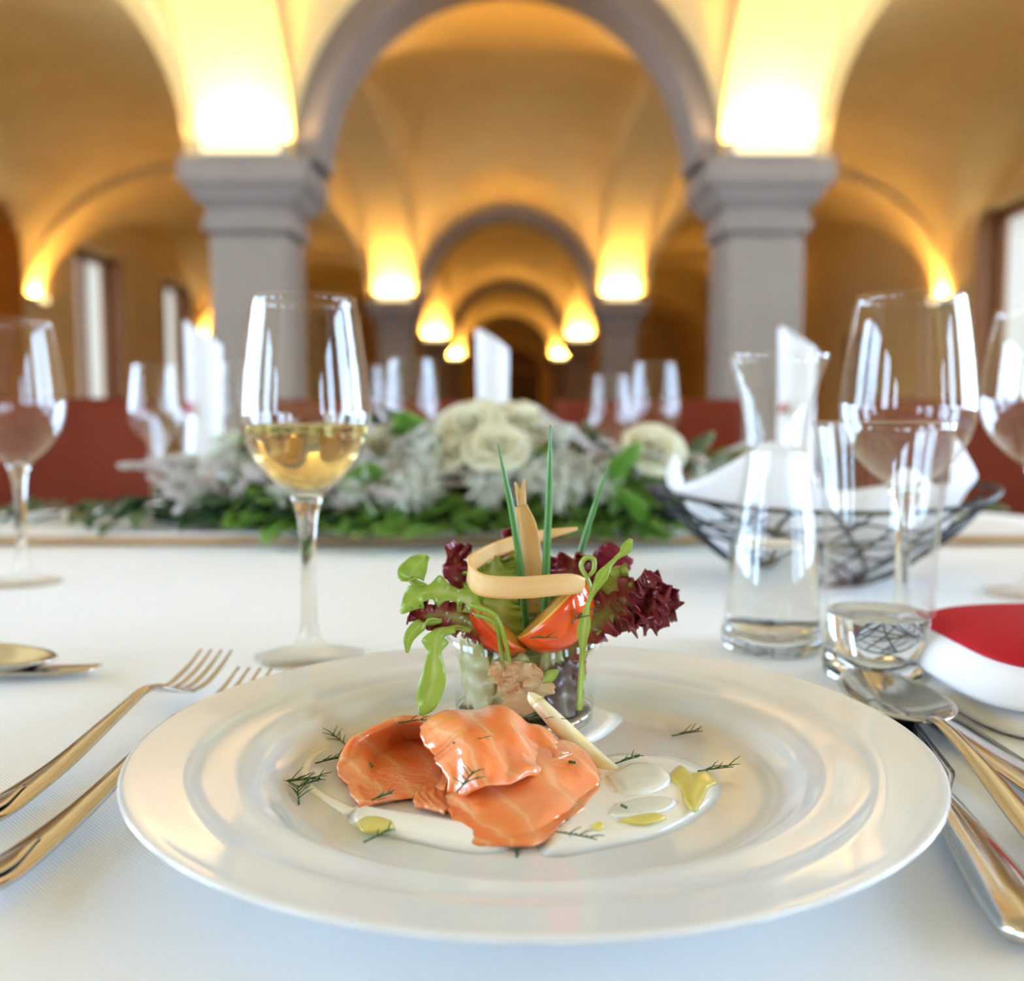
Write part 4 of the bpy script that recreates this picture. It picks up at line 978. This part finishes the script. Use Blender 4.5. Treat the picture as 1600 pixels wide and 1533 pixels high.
for k, (x, y, w_, sd) in enumerate(((838, 925, .010, 51), (862, 940, .009, 52), (812, 955, .011, 53))):
    lv('green_lettuce_leaf', leaf(R3((x - 3, 1050, .436), (x, 1000, .437), (x + 2, y + 20, .438), (x, y - 12, .439)), [.005, w_, w_, w_ * .6], (1, .15, 0), amp=.0024, freq=5, jag=.2, n=60, m_=19, tip=.003, seed=sd), (GREENL, PALEL, GREENL)[k], ('yellow-green lettuce at the foot of the upright crisp', 'pale lettuce just behind the red tomato wedge', 'yellow-green lettuce deep between crisp loop and tomato')[k])
lv('rocket_leaf', leaf(R3((760, 965, .420), (728, 938, .414), (700, 926, .411), (672, 925, .410), (648, 935, .410), (626, 958, .409)), [.0012, .0030, .0058, .0028, .0034, .0070, .0030, .0036, .0058, .0028, .0010], (.1, .35, 1), amp=.0012, freq=3, lin=True, n=60, m_=11, seed=15), ARUG, 'bright green rocket leaf lying across the upper left', 'rocket')
lv('rocket_leaf', leaf(R3((690, 930, .413), (662, 920, .413), (640, 905, .413), (650, 885, .413), (667, 867, .414)), [.0016, .0022, .0025, .0060, .0050, .001], (.5, .3, -.8), amp=.0008, freq=2, curl=.2, n=44, m_=9, seed=16), ARUG, 'green rocket leaf curling up at the far left', 'rocket')
lv('rocket_leaf', leaf(R3((735, 985, .412), (700, 980, .406), (683, 992, .401), (679, 1025, .399), (677, 1060, .397), (668, 1095, .396), (658, 1118, .394)), [.0010, .0018, .0030, .0066, .0028, .0028, .0058, .0026, .0036, .0046, .0052, .0054, .0050, .0040, .0024, .0008], (1, .15, .1), amp=.0006, freq=2, curl=.25, lin=True, n=70, m_=9, seed=18), ARUG, 'long rocket leaf hanging down over the glass rim', 'rocket')
lv('rocket_leaf', leaf(R3((690, 970, .408), (660, 975, .405), (640, 995, .403), (636, 1020, .402)), [.001, .0025, .0028, .0020, .0006], (1, .2, .3), n=30, m_=7, seed=19), ARUG, 'small narrow rocket tip drooping at the far left', 'rocket')
lv('rocket_leaf', leaf(R3((905, 1110, .405), (909, 1040, .4035), (912, 985, .402), (920, 940, .400), (938, 905, .401), (955, 880, .403), (975, 862, .405), (986, 842, .407)), [.0012, .0011, .0012, .0026, .0010, .0014, .0024, .0010, .0009, .0022, .0005], (1, .1, .3), amp=.0005, freq=3, n=80, m_=7, seed=20), ARUG, 'slender rocket stalk rising to the upper right', 'rocket')
lv('rocket_leaf', tube(spline(R3((925, 925, .408), (918, 905, .408), (908, 885, .409), (915, 872, .409), (927, 874, .409), (928, 890, .408), (920, 900, .408)), 30), [.001, .001, .0011, .0011, .001, .0008], 8), ARUG, 'tiny rocket tendril curled in a ring on the right', 'rocket')
for i, (a, b) in enumerate((((735, 945, .409), (790, 1005, .4075)), ((742, 960, .412), (782, 1012, .410)))):
    m0 = ((a[0] + b[0]) / 2 + 12, (a[1] + b[1]) / 2 - 12, a[2] - .003)
    lv('rocket_leaf', tube(spline(R3(a, m0, b, (b[0] + 8, b[1] + 40, .4105)), 24), [.0012, .0011, .001, .0008], 8), ARUG, ('upper', 'lower')[i] + ' thin green rocket stalk arching over the left tomato wedge', 'rocket')
# pressed against the glass
def inner(a0, a1, z0, z1, r0, r1, seed, amp=.0012, lean=0.):
    q = np.random.RandomState(seed); n, m_ = 22, 20; P = np.zeros((n, m_, 3)); ph = q.uniform(0, 6, 4)
    for i in range(n):
        v = i / (n - 1)
        for j in range(m_):
            u = j / (m_ - 1); wv_ = .55 + .45 * math.sin(math.pi * (.15 + .8 * v)); a = math.radians((a0 + a1) / 2 + (a1 - a0) * (u - .5) * wv_ + lean * v)
            r = r0 + (r1 - r0) * v - abs(amp * math.sin(u * 9 + ph[0] + v * 4)) - abs(amp * math.sin(v * 11 + ph[1]))
            P[i, j] = GC + np.array([r * math.cos(a), r * math.sin(a), z0 + (z1 - z0) * v + .0015 * math.sin(u * 11 + ph[2])])
    return sheet(P, .0008)
for k, (a0, a1, z0, z1, m_, lb, nm) in enumerate((
    (-175, -118, .010, .042, PALEL, 'pale green lettuce rib against the left inside of the glass', 'green_lettuce_leaf'),
    (-128, -80, .009, .038, PALEL, 'pale lettuce behind the beige leaf inside the glass', 'green_lettuce_leaf'),
    (-78, -50, .012, .042, PALEL, 'pale whitish lettuce rib right of the middle inside the glass', 'green_lettuce_leaf'),
    (-72, -30, .008, .034, PURP, 'dark purple leaf against the lower right inside of the glass', 'purple_leaf'),
    (-38, 8, .010, .041, REDL, 'reddish lettuce against the right inside of the glass', 'red_lettuce_leaf'),
    (10, 90, .010, .040, GREENL, 'green lettuce at the back right inside the glass', 'green_lettuce_leaf'),
    (90, 175, .010, .040, PALEL, 'pale lettuce at the back left inside the glass', 'green_lettuce_leaf'))):
    lv(nm, inner(a0, a1, z0, z1, .0278 - .001 * (k % 3), .0312 - .0012 * (k % 3), 30 + k), m_, lb)
lv('green_lettuce_leaf', inner(-160, -20, .010, .036, .020, .022, 41, .003), GREENL, 'green lettuce core in the middle of the glass')
bl_ = thing('beige_leaf', 'beige frilly leaf pressed against the front of the glass', 'lettuce', U(812, 1100, .411), group=E1)
for x0_, y0_, x1_, y1_, w_, sd in ((790, 1070, 786, 1032, .0060, 61), (815, 1075, 822, 1035, .0080, 62), (838, 1090, 845, 1055, .0058, 63), (812, 1115, 820, 1075, .0075, 64), (795, 1085, 800, 1062, .0050, 65)):
    part('frill', leaf(R3((x0_, y0_, .4108), ((x0_ + x1_) / 2, (y0_ + y1_) / 2, .4100), (x1_, y1_, .4104)), [w_ * .4, w_, w_ * 1.05, w_ * .55], (1, 0, .1), amp=.0009, freq=1.6, jag=.12, n=40, m_=17, tip=.0014, seed=sd, curl=.2), BEIGE, bl_, world=True)
lv('rocket_leaf', leaf(R3((848, 1065, .4085), (860, 1056, .4085), (873, 1047, .409)), [.001, .0026, .0006], (.3, 0, 1), n=20, m_=7, seed=23), ARUG, 'small green leaf scrap inside the glass front', 'rocket')

# ------------------------------------------------------------------ dill
DILL = pm('dill_green', (.022, .070, .012), .5, col2=(.04, .11, .02), scale=300)
def dill(px, py, size, label, seed, Y=None, ang=None, nb=6, zoff=.0007):
    q = random.Random(seed); size *= 1.2; c = on(px, py, ZP + zoff) if Y is None else U(px, py, Y); g = []
    a = q.uniform(0, 6.28) if ang is None else ang; d = np.array([math.cos(a), math.sin(a), 0]); L = size
    up = np.array([0, 0, 1.]) if Y is None else np.array([0, -.5, .8])
    p0 = c - d * L / 2; p1 = c + d * L / 2 + up * .0012
    g.append(tube(spline([p0, c + up * .0008, p1], 8), [.00034, .0003, .0002], 5)[:2])
    for k in range(nb):
        t = .25 + .7 * k / nb; b = p0 + (p1 - p0) * t + up * .0004; s = 1 if k % 2 else -1; aa = a + s * q.uniform(.45, 1.0)
        dd = np.array([math.cos(aa), math.sin(aa), 0]) * L * q.uniform(.25, .5) + up * q.uniform(.0002, .003)
        g.append(tube(spline([b, b + dd * .5 + up * .0003, b + dd], 6), [.00028, .00024, .00012], 4)[:2])
    L_('dill_sprig', join(*g), DILL, label, 'dill', 'dill sprigs scattered on the plate')
dill(530, 1126, .013, 'dense dill sprig at the upper left of the plate', 1, ang=.2, nb=12)
dill(508, 1133, .007, 'small dill bit left of the dense upper sprig', 2, ang=.1, nb=5)
dill(530, 1158, .013, 'spread dill sprig above the left salmon edge', 3, ang=2.2, nb=7)
dill(516, 1190, .010, 'dill sprig beside the left salmon tip', 4, ang=.3, nb=7)
dill(466, 1222, .014, 'dill sprig on the far left sauce trail', 5, ang=.1, nb=8)
dill(466, 1244, .013, 'lower left dill sprig near the well rim', 6, ang=1.8, nb=8)
dill(484, 1226, .008, 'short dill bit on the curved sauce trail', 7, ang=.5, nb=6)
dill(593, 1308, .010, 'dill sprig below the yellow oil drop', 8, ang=.7, nb=4, zoff=.002)
dill(900, 1308, .013, 'dill sprig on the sauce right of the front slice', 9, ang=-.6, nb=6, zoff=.0034)
dill(1074, 1148, .012, 'dill sprig at the upper right of the plate', 10, ang=.2, nb=6)
dill(1118, 1204, .012, 'dill sprig at the right end of the sauce', 11, ang=.1, nb=6, zoff=.002)
dill(980, 1190, .009, 'small dill sprig beside the asparagus base', 12, ang=.4, nb=5, zoff=.003)
dill(735, 1160, .011, 'dill sprig on top of the glossy salmon slice', 13, Y=.357, ang=.1, nb=4)
dill(728, 1222, .016, 'large dill sprig hanging on the front of the salmon', 14, Y=.332, ang=1.3, nb=8)
dill(597, 1246, .007, 'dill bit on the lower left salmon fold', 15, Y=.343, ang=.6, nb=7)
dill(645, 1128, .010, 'dill bit on the upper edge of the left salmon', 16, Y=.390, ang=.2, nb=4)
dill(830, 1124, .016, 'long dill sprig behind the top of the salmon', 17, Y=.397, ang=-.1, nb=12)
dill(808, 1336, .006, 'dill bit at the front tip of the salmon', 18, Y=.3065, ang=1.5, nb=4)
dill(905, 965, .018, 'dill sprig hanging on the red tomato wedge', 19, Y=.403, ang=1.2, nb=9)
dill(850, 998, .010, 'dill bit low on the red tomato wedge', 20, Y=.4015, ang=-.3, nb=2)
for k, (x, y, Y, lb) in enumerate(((894, 1191, .361, 'tiny chive ring on the right salmon slope'), (496, 1163, None, 'tiny chive piece at the upper left of the plate'), (580, 1195, .375, 'tiny dark chive piece on the left salmon fold'),
                               (1018, 1112, None, 'tiny herb fleck right of the salad glass'), (975, 1104, None, 'tiny herb fleck close to the right of the salad glass'), (1092, 1113, None, 'tiny herb fleck far right behind the salad glass'), (457, 1160, None, 'tiny herb fleck at the far left of the well'), (975, 1260, None, 'tiny herb fleck on the sauce by the asparagus'))):
    c = on(x, y, ZP + .0007) if Y is None else U(x, y, Y); a = rg.uniform(0, 3)
    if k == 7: c = on(x, y, ZP + .0055)
    d = np.array([math.cos(a), math.sin(a), .1]) * .0013; L_('herb_fleck', tube([c - d, c, c + d], .0005, 6), DILL, lb, 'herb', 'herb flecks on the plate')

# everything was laid out with the table top at z = 0: lift the whole place onto its floor
for o in list(COL.objects):
    if o.parent is None and o.type != 'CAMERA': o.location.z += TZ
